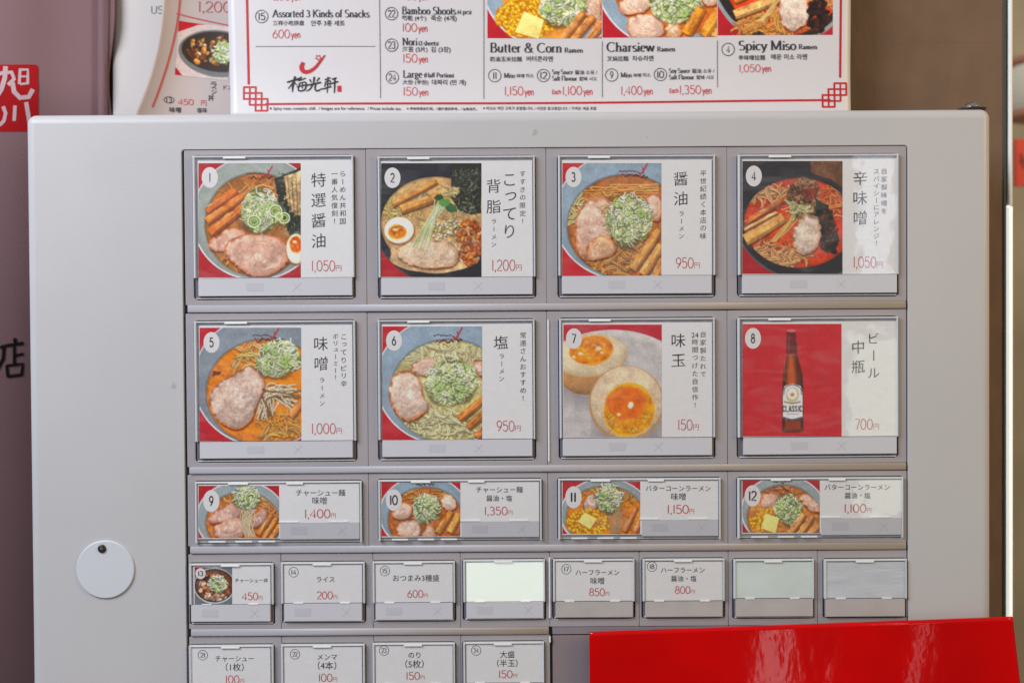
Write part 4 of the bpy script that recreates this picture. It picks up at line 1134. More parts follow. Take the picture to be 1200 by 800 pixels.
ink.fit('味噌', 200, 213, 129.5, .01); ink.fit('塩味', 231, 243, 129.5, .01)
ink.build('small_lettering', M_INK, fly)
p_ = flyer_bowl()
pm = print_mesh('bowl_print', p_, 212, 28, 272, 90, None, fly, curve=lambda x, y: fl_pt(x + (90 - y) * .09 - 5, y + (x - 212) * .09 - 1, .00015))

# ------------------------------------------------------------------ the main menu sheet
YM = 0.0535
def menu_pt(px, py, off=0):
    return P(px, py, YM) + Vector((0, -.0025 * max(0, (py - 70) / 80) ** 2 - .0015 * math.sin((px - 268) / 728 * math.pi * 2.4 + .6) - off, 0))
v = []; f = []; nx, ny = 90, 50
for j in range(ny + 1):
    y = -240 + 380 * j / ny
    for i in range(nx + 1):
        t = i / nx; x0 = 267.3 + .031 * y; x1 = 996 - .006 * y
        v.append(menu_pt(x0 + (x1 - x0) * t, y + 0))
for j in range(ny):
    for i in range(nx):
        a = j * (nx + 1) + i; f.append((a, a + nx + 1, a + nx + 2, a + 1))
menu = obj_from('menu_sheet', v, f, mat('coated_menu_paper', (214, 211, 215), .35, noise=(10, .012), bump=(120, .04)), None, True)
md = menu.modifiers.new('thick', 'SOLIDIFY'); md.thickness = .0005; md.offset = -1
tag(menu, 'large white menu sheet with English dish names, bowl photos and red border', 'menu')
MF = lambda o: (lambda px, py: menu_pt(px, py, o))
ink = Ink(0, MF(.00012))
ink.line([(290 + .022 * y, y) for y in range(-60, 105, 8)], 2.9)
ink.line([(984.5 - .01 * y, y) for y in range(-60, 100, 8)], 2.7)
ink.line([(x, 123.2 - (x - 312) * .0072) for x in range(312, 975, 6)] , 2.5)
def orn(x, y, sx):
    for k, (a, b) in enumerate(((0, 0), (7, 7), (14, 14))):
        X0, Y0 = x + sx * a, y + b; X1, Y1 = x + sx * (a + 14), Y0 + 14
        ink.line([(X0, Y0), (X1, Y0)], 2.2); ink.line([(X0, Y1), (X1, Y1)], 2.2)
        ink.line([(X0, Y0 - .8), (X0, Y1 + .8)], 2.2); ink.line([(X1, Y0 - .8), (X1, Y1 + .8)], 2.2)
        ink.line([(X0, Y0 + 7), (X1, Y0 + 7)], 2.0); ink.line([(X0 + sx * 7, Y0), (X0 + sx * 7, Y1)], 2.0)
orn(286.6, 103, 1); orn(990.6, 98.5, -1)
ink.build('border_print', M_REDF, menu)
ink = Ink(0, MF(.00018))
for t, x0, x1, y0, y1 in (('600', 320, 341, 36, 45.6), ('100', 471.5, 489.5, 28, 37.6), ('150', 472, 490, 64, 73.6), ('150', 472.5, 490.5, 103, 112.6),
                          ('1,150', 591, 614, 101.5, 111.5), ('1,100', 659, 683, 101, 111), ('1,400', 727.5, 753.5, 101, 111), ('1,350', 796, 822, 100.5, 110.5), ('1,050', 865.5, 891.5, 76.5, 85),
                          ('200', 321, 341, -7.5, 1.5), ('150', 473, 490, -9, 0.5)):
    ink.num(t, x0, x1, y0, y1, .1)
    v_, f_, a_ = pen('yen', .11); ink.put(v_, f_, x1 + .8, y1, 11 / a_, 12.5)
for x0, y in ((647, 111), (784.5, 110)):
    v_, f_, a_ = pen('Each', .13); ink.put(v_, f_, x0, y - 1, 10.5 / a_, 9)
ink.build('price_print', M_RED, menu)
ink = Ink(0, MF(.00024))
for n_, cx, cy in (('15', 307.3, 20.3), ('22', 459, 16.8), ('23', 459.2, 53.6), ('24', 460, 91.3), ('11', 579.8, 88.5), ('12', 637, 88.2), ('9', 717, 87.7), ('10', 774, 87.4), ('4', 853, 58.5)):
    ink.ring(cx, cy, 7.3, 7.3, .75)
    w_ = 8.6 if len(n_) == 2 else 3.6
    if n_ in ('11',): w_ = 5
    ink.num(n_, cx - w_ / 2, cx + w_ / 2 + .4, cy - 4, cy + 4, .12)
S1 = dict(thick=.15, thin=.06)
for t, x0, x1, b, c in (('Assorted 3 Kinds of Snacks', 320, 433.5, 21.2, 8.6), ('Bamboo Shoots', 471, 534.5, 17.2, 8.6), ('Nori', 471.5, 489.5, 53.6, 8.6), ('Large', 472.3, 495, 91.5, 8.6),
                        ('Butter & Corn', 574, 659, 61, 10.8), ('Charsiew', 711, 767, 60.2, 10.8), ('Spicy Miso', 865, 932.5, 59.4, 10.8)):
    ink.ser(t, x0, x1, b, c, **S1)
for t, x0, x1, b, c in (('Ramen', 661.5, 683.5, 61.2, 5.6), ('Ramen', 770, 791.5, 60.3, 5.6), ('Ramen', 935, 957, 58.6, 5.6),
                        ('(4 pcs)', 536, 552.5, 16.6, 5.4), ('(3 sheets)', 490.5, 514, 53.6, 5.4), ('(Half Portion)', 497, 532, 91, 5.4),
                        ('Miso', 590.5, 603.5, 91, 5.6), ('Soy Sauce', 647, 671.5, 86.6, 5.4), ('Salt Flavour', 647, 676.5, 94.2, 5.4),
                        ('Miso', 727.5, 740.5, 90.4, 5.6), ('Soy Sauce', 784, 808.5, 85.6, 5.4), ('Salt Flavour', 784, 813.5, 93.2, 5.4)):
    ink.ser(t, x0, x1, b, c, thick=.16, thin=.07)
for t, x0, x1, cy in (('三样小吃拼盘', 320.5, 357, 28), ('안주 3종 세트', 365, 404.5, 28.2), ('筍乾 (4个)', 471, 499.5, 22.2), ('죽순 (4개)', 505, 535, 22.2),
                      ('海苔 (3片)', 471.5, 501, 58.8), ('김 (3장)', 505, 528, 58.8), ('大份 (半份)', 472, 502, 97.2), ('대짜리 (반 개)', 506, 546, 97.2),
                      ('奶油玉米拉麵', 574, 611.5, 69), ('버터콘라멘', 617, 648, 68.6), ('叉燒拉麵', 711.5, 736.5, 68.4), ('차슈라멘', 741, 766, 68.2),
                      ('辛味噌拉麵', 865, 896, 68.2), ('매운 미소 라멘', 903, 945, 67.4), ('味噌', 605.5, 614.5, 88.6), ('미소', 616.5, 625.5, 88.4), ('醬油 소유 /', 674, 700, 84.4), ('鹽味 시오', 679, 699.5, 92),
                      ('味噌', 742.5, 751.5, 88), ('미소', 753.5, 762.5, 87.8), ('醬油 소유 /', 811, 837, 83.4), ('鹽味 시오', 816, 836.5, 91)):
    ink.fit(t, x0, x1, cy, .008)
ink.fit('※ Spicy miso contains chili.  / Images are for reference.  / Prices include tax.', 317, 471, 128.8, .008)
ink.fit('※ 辛味味噌含辣椒。/ 圖片僅供參考。/ 價格含稅。', 477, 559, 128.2, .012)
ink.fit('※ 미소는 약간 고추가 포함됩니다. / 사진은 참고용입니다. / 가격은 세금 포함', 566, 699, 127.2, .012)
ink.line([(300, 55.5), (440, 55.2)], .5)
ink.line([(445 + .012 * y, y) for y in range(-60, 118, 11)], .6); ink.line([(567, y) for y in range(-60, 117, 11)], .6)
ink.line([(706, y) for y in range(48, 116, 11)], .6); ink.line([(840.5, y) for y in range(48, 114, 11)], .6)
ink.build('lettering', M_INK, menu)
# shop emblem: red swoosh with small blossom, brush characters, red chop
ink = Ink(0, MF(.0003))
SW = [(356, 74), (354, 80), (356.5, 84.5), (362, 85), (369, 81), (375, 74), (381.5, 65.5)]
def brush(pts, ws):
    """stroke whose width changes along its length"""
    q = [pts[0]] + list(pts) + [pts[-1]]; out = []; wv = []
    for i in range(1, len(q) - 2):
        for k in range(5):
            t = k / 5
            out.append(tuple(.5 * ((2 * q[i][c]) + (q[i + 1][c] - q[i - 1][c]) * t + (2 * q[i - 1][c] - 5 * q[i][c] + 4 * q[i + 1][c] - q[i + 2][c]) * t * t + (3 * q[i][c] - q[i - 1][c] - 3 * q[i + 1][c] + q[i + 2][c]) * t ** 3) for c in (0, 1)))
            wv.append(ws[i - 1] + (ws[min(i, len(ws) - 1)] - ws[i - 1]) * t)
    out.append(pts[-1]); wv.append(ws[-1])
    it = iter(wv); v_, f_ = ribbon([(a, -b) for a, b in out], lambda *_: next(it))
    ink.put(v_, f_, 0, 0, 1, 1)
brush(SW, [4, 5.5, 5, 4.2, 3.4, 3, 1.2])
for a in range(5):
    t = a * 1.2566 + .3; ink.disc(373.5 + 2.6 * math.cos(t), 68.5 + 2.4 * math.sin(t), 1.1, 1.0)
ink.quad(396, 101.5, 400.6, 108.5)
ink.build('emblem', M_REDF, menu)
ink = Ink(0, MF(.0003))
G = [([(337, 97.5), (352, 93)], [1.6, 2.4]), ([(346.5, 90.5), (344, 102), (343.5, 109)], [2.6, 2.2, 1]), ([(344, 98), (338.5, 105)], [1.6, .8]), ([(346, 98), (349, 101)], [1.4, 1]),
     ([(354, 91), (350, 96)], [2, 1]), ([(351, 95.5), (359, 92.5)], [1.6, 1.2]), ([(352, 98), (350.5, 107), (358, 106), (359, 97.5), (352, 98.5)], [1.4, 1.4, 1.8, 1.6, 1]), ([(348.5, 103), (361, 100)], [1.2, 1.4]), ([(355, 98.5), (355, 105)], [1.2, 1]),
     ([(369, 91), (368, 99)], [2.2, 1.4]), ([(363.5, 94), (365.5, 97.5)], [2, 1]), ([(375, 92), (371.5, 96.5)], [2, 1]), ([(360.5, 101), (377, 97.5)], [1.6, 2]), ([(367, 100), (364, 105.5), (359.5, 108)], [2, 1.6, .8]), ([(370.5, 99.5), (370, 105.5), (373, 107.5), (378.5, 104.5)], [2, 1.8, 1.8, 1]),
     ([(381, 94.5), (388, 92)], [1.4, 1.2]), ([(382, 97), (381, 103)], [1.2, 1]), ([(382, 97), (387.5, 95.5), (387, 102)], [1.2, 1.2, 1]), ([(382, 100), (387, 98.8)], [1, 1]), ([(378.5, 105.5), (389, 102.5)], [1.4, 1.4]), ([(385, 91), (384, 110)], [1.6, 1]),
     ([(389.5, 94), (395, 92)], [1.4, 1.4]), ([(388.5, 99), (397, 96.5)], [1.6, 1.6]), ([(393, 92.5), (392.5, 110)], [2, 1.2])]
for p__, w__ in G: brush(p__, [a * 1.05 for a in w__])
ink.build('brush_lettering', M_INKB, menu)
for nm, fn, x0, y0, x1, y1 in (('menu_photo', menu_a, 571.2, -17, 705.2, 44.6), ('menu_photo', menu_b, 706.2, -17, 840, 43.8), ('menu_photo', menu_c, 841, -16, 975, 42)):
    print_mesh(nm, fn(), x0, y0, x1, y1, None, menu, dens=1.2, curve=lambda x, y: menu_pt(x, y, .0001))

# ------------------------------------------------------------------ the ticket machine
mc = P(596, 460, 0)
mach = empty('ticket_machine', (0, 0, 0))
tag(mach, 'light grey ramen ticket vending machine with rows of picture buttons', 'vending machine')
BX0, BX1 = P(33, 460).x, P(1162.5, 400).x
BZ1 = P(600, 130.6).z; BZ0 = P(600, 1150).z
u = S
HX0, HX1 = P(214.8, 400).x, P(1064, 400).x
HZ1 = P(640, 172.9).z; HZ0 = P(640, 905).z
FY = 0.0
plate('front_panel', (BX0, BZ0, BX1, BZ1), 11 * u, 11 * u, FY, FY + .05, M_PANEL, mach, hole=(HX0, HZ0, HX1, HZ1), hr=4 * u, hole_ro=.8 * u, hole_depth=.0045)
mb = MB(); mb.box(HX0 + 1e-5, FY + .0046, HZ0, HX1 - 1e-5, FY + .006, HZ1); mb.build('button_backplate', M_DARK, mach)

def zrow(y): return P(640, y).z
ROWS = {1: (173.4, 355), 2: (364.8, 544.6), 3: (553.8, 637.6), 4: (647, 734.4), 5: (743.8, 831), 6: (840, 905)}
BY = FY + .0006
CX4 = [217.6, 430.3, 641, 852.6, 1063]
CX8 = [217.6, 326.4, 434.6, 537.6, 642.6, 748, 852.8, 957.8, 1063]
def XR(px): return (px - 600) * u
yz = lambda px, py: P(px, py)
# rails between rows
for a, b, xe in ((355, 364.8, 1061.4), (544.6, 553.8, 1061.4), (637.6, 647, 1061.4), (734.4, 743.8, 641)):
    zt, zb = zrow(a) , zrow(b) + 1.0 * u
    x0, x1 = XR(220.5), XR(xe)
    n = 10; v = []; f = []
    prof = [(FY + .004, zb)] + [(FY + .0002 - .0006 * math.sin(math.pi * i / n) ** .35, zb + (zt - zb) * i / n) for i in range(n + 1)] + [(FY + .004, zt)]
    for x in (x0, x1): v += [(x, y, z) for y, z in prof]
    m = len(prof)
    for i in range(m - 1): f.append((i, i + m, i + m + 1, i + 1))
    f.append(tuple(range(m))); f.append(tuple(range(2 * m - 1, m - 1, -1)))
    o = obj_from('rail', v, f, M_RAIL, mach)
    for p__ in o.data.polygons[:n + 2]: p__.use_smooth = True
# blank filler panel right of row five
r = (XR(645.5), zrow(905), XR(1063), zrow(744.6))
plate('filler_panel', r, 1.5 * u, 1.2 * u, FY + .0012, FY + .004, mat('filler_plastic', (140, 128, 132), .25), mach)
r = (XR(645.5), zrow(743.4), XR(1063), zrow(734.8))
plate('filler_strip', r, .8 * u, .6 * u, FY + .0008, FY + .004, mat('filler_strip_plastic', (140, 132, 142), .3), mach)
# pale strip painting the highlight line on the centre divider
for a, b in ((375, 541), (653, 724), (745.5, 752.5)):
    mb = MB(); mb.cbox(XR(641.6), FY - .0002, zrow(b), XR(643.4), FY + .002, zrow(a), .0002)
    mb.build('divider_highlight', mat('divider_highlight_white', (235, 236, 240), .12, coat=.5), mach)

F_CARD = FY - .0007
def button(idx, row, col, cover, strip, card_r=None, pic=None, picr=None, badge=None, texts=(), price=None, lit=False, blank=None, label=None, marks=True, sm=M_STRIP, small=False, side=False, cross=(.64, .37), nring=None):
    """one select button: bezel mesh > tray, card, food print, lettering, price, badge, strip, cover"""
    CX = CX4 if row < 4 else CX8
    bx0, bx1 = XR(CX[col]) + .2 * u, XR(CX[col + 1]) - .2 * u
    if col == 0: bx0 = XR(217.6)
    za, zb = zrow(ROWS[row][1]), zrow(ROWS[row][0])
    cr = rect(*cover, FY)
    g = 1.0 * u
    rj = random.Random(idx * 7 + 3)
    jx, jz = rj.uniform(-.5, .5), rj.uniform(-.35, .35)
    hole = (cr[0] - g, cr[1] - g, cr[2] + g, cr[3] + g)
    b = plate('menu_button', (bx0, za, bx1, zb), 1.3 * u, .6 * u, BY, BY + .0036, M_BEZEL, mach, hole=hole, hr=5 * u if row < 3 else 3.4 * u, hole_ro=1.0 * u, hole_depth=.0034)
    if label: b['label'] = label
    # tray (upper part) and push strip
    sr = rect(*strip, F_CARD)
    if not side:
        mb = MB(); mb.cbox(cr[0] + .4 * u, FY + .0010, cr[1] + 1.8 * u, cr[2] - .4 * u, FY + .003, sr[3] - .1 * u, .0002); mb.build('strip_surround', M_SIDE, b)
    mb = MB(); z_t = sr[3] if not side else cr[1] + 1.5 * u
    mb.cbox(cr[0] + .8 * u, FY + .0002, z_t, cr[2] - .8 * u, FY + .003, cr[3] - .6 * u, .0002)
    mb.build('tray', M_TRAY, b)
    mb = MB(); mb.cbox(sr[0], F_CARD - .0002, sr[1], sr[2], FY + .002, sr[3], .00018)
    mb.build('push_strip', sm, b)
    frame = plane_frame
    inner = (strip[0], cover[1] + (5.2 if row < 3 else 3.6), strip[2] if not side else cover[2] - 3, strip[1] - .6)
    if card_r: inner = card_r
    ir = rect(*inner, F_CARD)
    m_card = M_CARD
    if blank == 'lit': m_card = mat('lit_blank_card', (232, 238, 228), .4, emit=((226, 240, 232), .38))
    elif blank == 'grey': m_card = mat('grey_blank_card', (226, 238, 236), .25, noise=(50, .08))
    elif blank == 'silver': m_card = mat('silver_blank_plate', (220, 226, 236), .2, metal=.1, noise=(50, .10, (1, 1, 4)), bump=(40, .35, (1, 1, 4)))
    mb = MB(); mb.cbox(ir[0], F_CARD, ir[1], ir[2], FY + .0004, ir[3], .00005)
    mb.build('insert_card', m_card, b)
    if pic:
        print_mesh('food_print', pic, *picr, frame(F_CARD - .00006), b, dens=1.35 if row < 3 else 1.6)
    i1 = Ink(0, frame(F_CARD - .0001)); i2 = Ink(0, frame(F_CARD - .0001))
    used = False
    for t in texts:
        used = True
        if t[0] == 'v': i1.vert(t[1], t[2], t[3], t[4], t[5] if len(t) > 5 else -.006, t[6] if len(t) > 6 else None)
        elif t[0] == 'h': i1.fit(t[1], t[2], t[3], t[4], t[5] if len(t) > 5 else 0)
    if nring:
        n_, cx, cy = nring; used = True
        i1.ring(cx, cy, 5.5, 5.7, .5)
        w_ = 5.6
        i1.num(n_, cx - w_ / 2, cx + w_ / 2 + .3, cy - 2.6, cy + 2.6, .13)
    if used: i1.build('lettering', M_INK, b)
    if price:
        i2.num(price[0], price[1], price[2], price[3], price[4], .085 if row < 3 else .1, '円', .55); i2.build('price', M_RED, b)
    if badge:
        cx, cy, rx, ry, n_ = badge
        ib = Ink(0, frame(F_CARD - .00012)); ib.disc(cx, cy, rx, ry); ib.build('number_badge', mat('badge_white', (236, 234, 236), .4), b)
        ib = Ink(0, frame(F_CARD - .00018)); hh = ry * .42
        ww = rx * (.50 if len(n_) == 1 else 1.02)
        if n_ == '11': ww = rx * .8
        if n_ == '1': v_, f_ = ribbon([(0, -1), (0, 1)], lambda *_: .22); ib.put(v_, f_, cx, cy, hh, hh)
        else: ib.num(n_, cx - ww / 2, cx + ww / 2 + .4, cy - hh, cy + hh, .17)
        ib.build('badge_number', M_INK, b)
    if marks:
        im = Ink(0, frame(F_CARD - .00026)); w = strip[2] - strip[0]; h = strip[3] - strip[1]; yc = (strip[1] + strip[3]) / 2
        xa = strip[0] + w * (cross[1] - .06); im.quad(xa, yc - h * .22, xa + w * (.11 if row < 3 else .2), yc + h * .22)
        xc = strip[0] + w * cross[0]; r_ = h * .24
        im.line([(xc - r_, yc - r_), (xc + r_, yc + r_)], .8); im.line([(xc - r_, yc + r_), (xc + r_, yc - r_)], .8)
        im.build('sold_out_mark', M_FAINT, b)
    # clear cover: thin box over the whole insert, chamfered rim, moulded tabs
    yc_ = F_CARD - .0007
    mb = MB(); x0, z0, x1, z1 = cr; c = 1.3 * u
    mb.cbox(x0 + c, yc_, (sr[3] if not side else z0) + .4 * u, x1 - c, yc_ + .0003, z1 - c, .00005)
    mb.build('clear_cover', M_CLEAR, b)
    mb = MB(); t = 1.9 * u
    zl = sr[3] + .3 * u if not side else z0
    mb.cbox(x0, yc_ + .0001, zl, x0 + t * 1.2, FY + .003, z1, .0002)
    mb.cbox(x1 - t, yc_ + .0001, zl, x1, FY + .003, z1, .0002)
    mb.cbox(x0 + t * 1.3, yc_ + .0001, z1 - t, x1 - t * 1.1, FY + .003, z1, .0002)
    mb.cbox(x0 + t * .8, FY + .0003, z0 + .2 * u, x1 - t * .8, FY + .003, z0 + 1.6 * u, .0001)
    mb.build('cover_rim', M_RIM, b)
    mb = MB(); w = x1 - x0
    tabs = [(.19, .14)] if row < 3 else ([(.2, .12), (.55, .1)] if row == 3 else [(.38, .22)])
    for a, q in tabs: mb.cbox(x0 + w * a, yc_ - .0001, z1 - 3.4 * u, x0 + w * (a + q), yc_ + .0005, z1 - 1.2 * u, .0001)
    if row >= 3:
        for a in ((.14, .7) if row > 3 else (.5, .8)): mb.cbox(x0 + w * a, F_CARD - .0004, sr[3] - .6 * u, x0 + w * (a + .12), F_CARD + .0003, sr[3] + 1.2 * u, .0001)
    if side:
        for a in (.08, .24, .38): mb.cbox(x0 + w * a, yc_ - .0001, z0 + .8 * u, x0 + w * (a + .1), yc_ + .0005, z0 + 2.6 * u, .0001)
    mb.build('moulded_tab', M_TAB, b)
    cc = Vector(((bx0 + bx1) / 2, BY, (za + zb) / 2))      # every button sits a hair crooked in its rail
    R_ = Euler((rj.uniform(-.003, .003), rj.uniform(-.0016, .0016), rj.uniform(-.004, .004))).to_matrix().to_4x4()
    b.matrix_world = Matrix.Translation(cc) @ R_ @ Matrix.Translation(-cc)
    return b

V = 'v'; H = 'h'
def B(*a): return a
T6 = -.004
button(1, 1, 0, (227.4, 183, 414.6, 350), (232.6, 325.8, 412.6, 346.6), pic=pic1(), picr=(232.6, 191.3, 352.4, 325), badge=(246, 208, 9.6, 12.2, '1'),
       texts=[(V, '特選醤油', 373.2, 199, 294, -.004, 18.5), (V, 'らーめん共和国', 401.6, 199, 264, T6, 8), (V, '一番人気復刻！', 392, 199, 264, T6, 8)], price=('1,050', 364.6, 400, 305.5, 317.5),
       label='top-left button 1, special soy ramen with bamboo, pork slices and egg')
button(2, 1, 1, (443.6, 183.8, 627, 349), (446.8, 325, 624, 345.3), pic=pic2(), picr=(446.6, 191.3, 564.2, 324.4), badge=(460, 208.4, 9.4, 12, '2'),
       texts=[(V, 'こってり', 597, 201, 281, -.004, 19), (V, '背脂', 578.4, 206, 254, -.004, 18), (V, 'ラーメン', 578.8, 255, 291, T6, 7), (V, 'すすきの限定！', 612.5, 199, 264, T6, 7.6)], price=('1,200', 576, 611, 304.5, 317),
       label='button 2, rich back-fat ramen in a black bowl with egg and nori')
button(3, 1, 2, (654.4, 182.5, 837.6, 348), (658.8, 323, 834, 344), pic=pic3(), picr=(659, 191.2, 775, 323), badge=(672, 207.6, 9.4, 12, '3'),
       texts=[(V, '醤油', 797.6, 198, 244, -.004, 18), (V, 'ラーメン', 798.6, 246, 281, T6, 7), (V, '半世紀続く本店の味', 824, 198, 281, T6, 8)], price=('950', 792, 820, 302, 314),
       label='button 3, soy ramen with green leek mound and pork in a blue bowl')
button(4, 1, 3, (865, 181.6, 1052, 346.5), (870, 322, 1051, 343.4), pic=pic4(), picr=(870, 188.8, 987.3, 321), badge=(883.4, 206.4, 9.4, 12.2, '4'),
       texts=[(V, '辛味噌', 1008, 197, 267, -.004, 18), (V, '自家製味噌を', 1036, 196, 252, T6, 7.6), (V, 'スパイシーにアレンジ！', 1027, 197, 289, T6, 7.6)], price=('1,050', 999.6, 1034, 301, 313.5),
       label='top-right button 4, red spicy miso ramen in a black bowl')
button(5, 2, 0, (229, 375.8, 417, 540.7), (234, 517, 413.3, 536.6), pic=pic5(), picr=(234, 383.8, 353, 516.4), badge=(248, 401, 9.4, 12.2, '5'),
       texts=[(V, '味噌', 376.2, 391, 437.5, -.004, 18), (V, 'ラーメン', 377.4, 441, 477, T6, 7), (V, 'こってりピリ辛', 402.8, 390, 454, T6, 8), (V, 'ボリューミー！', 393.2, 390, 446, T6, 7)], price=('1,000', 364.6, 400.6, 496, 508),
       label='button 5, orange miso ramen with big pork slice and sprouts')
button(6, 2, 1, (443.4, 374.5, 627, 539), (448, 515, 624, 534.8), pic=pic6(), picr=(448, 382.3, 565, 514.6), badge=(461.8, 399, 9.4, 12, '6'),
       texts=[(V, '塩', 587, 391, 411, -.004, 18), (V, 'ラーメン', 588, 413, 448, T6, 7), (V, '常連さんおすすめ！', 613, 388, 471, T6, 8)], price=('950', 582, 610, 493, 505),
       label='button 6, pale salt ramen with green leeks in a blue bowl')
button(7, 2, 2, (655.6, 372.8, 837.6, 537.4), (659.4, 513, 834.7, 533.6), pic=pic7(), picr=(660.2, 380.2, 775.5, 511.8), badge=(672.6, 396.6, 9.4, 12, '7'),
       texts=[(V, '味玉', 795, 387, 434, -.004, 18), (V, '自家製たれで', 824, 387, 443, T6, 7.6), (V, '時間つけた自信作！', 814.6, 396, 479, T6, 7.6), (H, '24', 810.4, 818.4, 392.6, -.004)], price=('150', 794, 819, 491.5, 503.6),
       label='button 7, two halved seasoned eggs with orange yolks')
button(8, 2, 3, (864.4, 371.6, 1052, 536), (871, 512, 1051, 532), pic=pic8(), picr=(870.2, 379.4, 986.2, 511), badge=(882.4, 396.2, 9.4, 12.2, '8'),
       texts=[(V, 'ビール', 1024, 386, 447, -.004, 15), (V, '中瓶', 1005.7, 395, 441, -.004, 17)], price=('700', 1002, 1030, 491, 503), sm=M_STRIP,
       label='button 8, brown beer bottle on a red background')
def b3(n_, col, cover, pr, card_l, strip, badge, fn, title, tx0, tx1, ty, sub, sx0, sx1, sy, price, label):
    # card and photo side by side, the strip only under the text half
    button(n_, 3, col, cover, strip, card_r=(pr[0] - .8, cover[1] + 3.4, strip[2], pr[3] + .8), pic=fn, picr=pr, badge=badge,
           texts=[(H, title, tx0, tx1, ty, .0), (H, sub, sx0, sx1, sy, .0)], price=price, side=True, cross=(.78, .2), label=label)
b3(9, 0, (229, 563.6, 424.4, 635.4), (232.6, 568.8, 327, 630), 327, (328, 611.4, 421.4, 631.6), (247.6, 586.8, 9.6, 12.8, '9'), pic9(), 'チャーシュー麺', 347, 404.5, 577, '味噌', 366, 383, 586.2, ('1,400', 356.6, 395, 596.6, 606.4), 'button 9, miso pork ramen, leftmost of the third row')
b3(10, 1, (443.6, 561.4, 635, 632.8), (447, 565, 539.4, 628), 540, (540.6, 610, 632, 629.2), (461.4, 585.6, 9.4, 12.6, '10'), pic10(), 'チャーシュー麺', 558, 612.5, 573.4, '醤油・塩', 570, 600, 583.4, ('1,350', 567.4, 602, 593.6, 603), 'button 10, soy or salt pork ramen in a blue bowl')
b3(11, 2, (654, 560, 844.4, 631.4), (659.2, 563.8, 750.2, 625.4), 751, (752, 607.8, 842, 627.8), (672, 582.4, 9.6, 12.8, '11'), pic11(), 'バターコーンラーメン', 756.7, 832.7, 571.7, '味噌', 786.5, 803.5, 581.4, ('1,150', 781.6, 815, 591.4, 601.2), 'button 11, butter corn ramen with miso, pale pork slice')
b3(12, 3, (864, 559, 1058, 629.8), (870, 562.6, 960.6, 624), 961, (962, 606, 1056.6, 626.6), (882, 580.7, 9.4, 12.6, '12'), pic12(), 'バターコーンラーメン', 966.5, 1042.5, 570.4, '醤油・塩', 990, 1020, 580.2, ('1,100', 989, 1023, 590.4, 600), 'button 12, butter corn ramen at the right end of the third row')
button(13, 4, 0, (222.6, 659.6, 321, 731), (223.8, 708, 317, 728), card_r=(226.6, 663.2, 317, 707.6), pic=pic13(), picr=(228, 664, 272, 707.4), badge=(235, 671.6, 6, 6.4, '13'),
       texts=[(H, 'チャーシュー丼', 275.4, 314, 679.6, 0)], price=('450', 283.6, 308.8, 694, 702.4), cross=(.8, .2), label='small button 13 with a pork rice bowl picture')
def b4(n_, row, col, cover, strip, nr, texts, price, label, sm=M_STRIP, blank=None, marks=True):
    button(n_, row, col, cover, strip, texts=texts, price=price, nring=nr, cross=(.8, .2), label=label, sm=sm, blank=blank, marks=marks)
b4(14, 4, 1, (330, 658, 428, 729), (333, 706.6, 424.4, 727.4), ('14', 344, 670), [(H, 'ライス', 371, 392, 678.4, 0)], ('200', 371.4, 396, 692.6, 701.4), 'small button 14 for rice')
b4(15, 4, 2, (437, 657, 533.6, 727.6), (440, 706, 530.8, 725.8), ('15', 451, 668.4), [(H, 'おつまみ3種盛', 460.6, 514.6, 676.8, 0)], ('600', 477.4, 502, 691, 699.6), 'small button 15 for a snack trio')
b4(16, 4, 3, (543, 655, 639, 726), (546.4, 705, 637, 724.2), None, [], None, 'blank glowing pale green button between 15 and 17', blank='lit')
b4(17, 4, 4, (648, 654.4, 743.6, 724), (651, 704.4, 742, 723), ('17', 663.6, 666.4), [(H, 'ハーフラーメン', 674.6, 725.6, 670.4, 0), (H, '味噌', 692, 708, 680, 0)], ('850', 690.4, 715, 689, 697.6), 'small button 17 for half miso ramen', sm=M_STRIP_M, marks=False)
b4(18, 4, 5, (753, 654, 849, 723.6), (756, 704, 847, 722.4), ('18', 764, 663.4), [(H, 'ハーフラーメン', 774.6, 825.6, 667.6, 0), (H, '醤油・塩', 786.4, 816, 677.4, 0)], ('800', 791, 815, 686.6, 695), 'small button 18 for half soy or salt ramen', sm=M_STRIP_M, marks=False)
b4(19, 4, 6, (859.5, 654.5, 953.4, 724), (862, 701, 953, 722), None, [], None, 'blank pale grey button right of button 18', sm=M_STRIP_M, blank='grey', marks=False)
b4(20, 4, 7, (965.5, 654.5, 1062, 723), (967.4, 701, 1060.6, 722), None, [], None, 'blank silvery button at the right end of the fourth row', sm=M_STRIP_M, blank='silver', marks=False)
b4(21, 5, 0, (222.6, 755, 321, 826), (223.8, 804, 317, 824), ('21', 237.6, 767), [(H, 'チャーシュー', 252.4, 297.4, 771.4, 0), (H, '（1枚）', 264.5, 285.5, 781, 0)], ('100', 264, 287, 791, 800), 'small button 21 for one pork slice, cut by the frame')
b4(22, 5, 1, (330, 754, 428, 825), (333, 803, 424.4, 823.4), ('22', 345.6, 766), [(H, 'メンマ', 372, 395, 769.4, 0), (H, '（4本）', 372.5, 394, 779.2, 0)], ('100', 373, 396, 789, 798), 'small button 22 for four bamboo shoots, cut by the frame')
b4(23, 5, 2, (437, 752.4, 533.6, 823), (440, 801, 530.8, 821.4), ('23', 450, 761.6), [(H, 'のり', 478.6, 492.6, 767, 0), (H, '（5枚）', 475, 496.5, 777.4, 0)], ('150', 475.6, 499, 787, 795.6), 'small button 23 for five sheets of nori, cut by the frame')
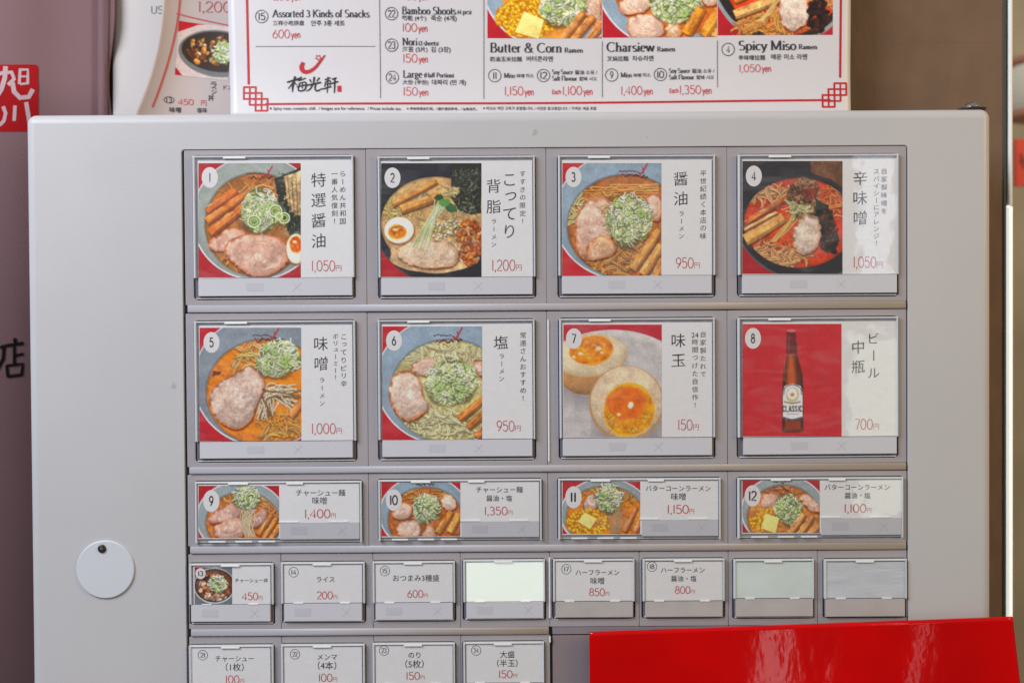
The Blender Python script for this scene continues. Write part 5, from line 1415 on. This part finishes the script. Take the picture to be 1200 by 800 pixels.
b4(24, 5, 3, (543, 751.2, 638, 822), (546.4, 800, 637, 819.8), ('24', 558, 761.6), [(H, '大盛', 586, 603, 766.2, 0), (H, '（半玉）', 582.5, 606.5, 776.4, 0)], ('150', 584, 607.5, 785, 793.6), 'small button 24 for an extra half portion, cut by the frame')

# round lock cover with its rivet
c = P(124, 666.6, FY)
def disc(name, r, y0, y1, bev, m, parent, c, n=64):
    v = []; f = []; prof = [(r, y1), (r, y0 + bev), (r - bev * .3, y0 + bev * .3), (r - bev, y0)]
    for rr, y in prof: v += [(c.x + rr * math.cos(2 * math.pi * i / n), y, c.z + rr * math.sin(2 * math.pi * i / n)) for i in range(n)]
    for k in range(3):
        for i in range(n):
            j = (i + 1) % n; f.append((k * n + i, k * n + j, (k + 1) * n + j, (k + 1) * n + i))
    f.append(tuple(3 * n + i for i in range(n)))
    o = obj_from(name, v, f, m, parent)
    for p__ in o.data.polygons[:3 * n]: p__.use_smooth = True
    return o
lockc = disc('lock_cover', 34 * u, FY - .0009, FY + .0005, .0004, mat('white_plastic', (206, 209, 217), .35), mach, c)
c2 = P(119.5, 642.6, FY - .001)
disc('rivet', 5 * u, FY - .0017, FY - .0008, .0006, mat('blackened_steel', (70, 70, 68), .3, metal=.7), lockc, c2, 24)
disc('rivet_head', 2 * u, FY - .0020, FY - .0016, .0003, mat('worn_steel', (120, 118, 116), .3, metal=.8), lockc, c2, 16)
# small domed lock on the top edge, right
yl = FY + .012
cl = P(1139, 129, yl)
pr = [(9 * u, -2 * u), (9 * u, 1.0 * u), (8.4 * u, 2.4 * u), (7.6 * u, 3.6 * u), (6.6 * u, 4.8 * u), (5 * u, 5.8 * u), (2.5 * u, 6.6 * u), (.3 * u, 6.8 * u)]
o = lathe('top_lock', pr, mat('chrome', (190, 184, 178), .18, metal=1.0), mach, 32)
o.location = (cl.x, yl, BZ1 + 5 * u)
o = lathe('lock_washer', [(15 * u, -4 * u), (15 * u, -.2 * u), (17 * u, 0), (17 * u, 1.0 * u), (15.6 * u, 1.7 * u), (9 * u, 1.9 * u)], mat('dark_washer', (92, 80, 74), .35, metal=.5), mach, 32)
o.location = (cl.x, yl, BZ1 + 3.4 * u)

# ------------------------------------------------------------------ glossy red sheet leaning over the lower right buttons
nx, ny = 90, 60; v = []; f = []
def red_pt(s_, t):
    """s across, t down"""
    x0 = 690.5 + 4 * t * 1.0; x1 = 1187 + 34 * t
    yt = 740.5 - 18 * s_
    x = x0 + (x1 - x0) * s_; y = yt + 300 * t
    Y = -.006 + .0005 * math.sin(s_ * 5.2 + 1.1) + .0002 * math.sin(s_ * 13 + t * 3 + .5) + .003 * t
    return P(x, y, Y)
for j in range(ny + 1):
    for i in range(nx + 1): v.append(red_pt(i / nx, j / ny))
for j in range(ny):
    for i in range(nx):
        a = j * (nx + 1) + i; f.append((a, a + nx + 1, a + nx + 2, a + 1))
rm = mat('glossy_red_plastic', (206, 0, 1), .07, noise=(22, .13), bump=(40, .26, (1.4, 1, .8)), spec=.25)  # colour mottling stands in for blotchy reflections on the sheet
red = obj_from('red_plastic_sheet', v, f, rm, None, True)
md = red.modifiers.new('thick', 'SOLIDIFY'); md.thickness = .0012; md.offset = -1
tag(red, 'glossy bright red plastic sheet over the lower right corner of the machine', 'plastic sheet')
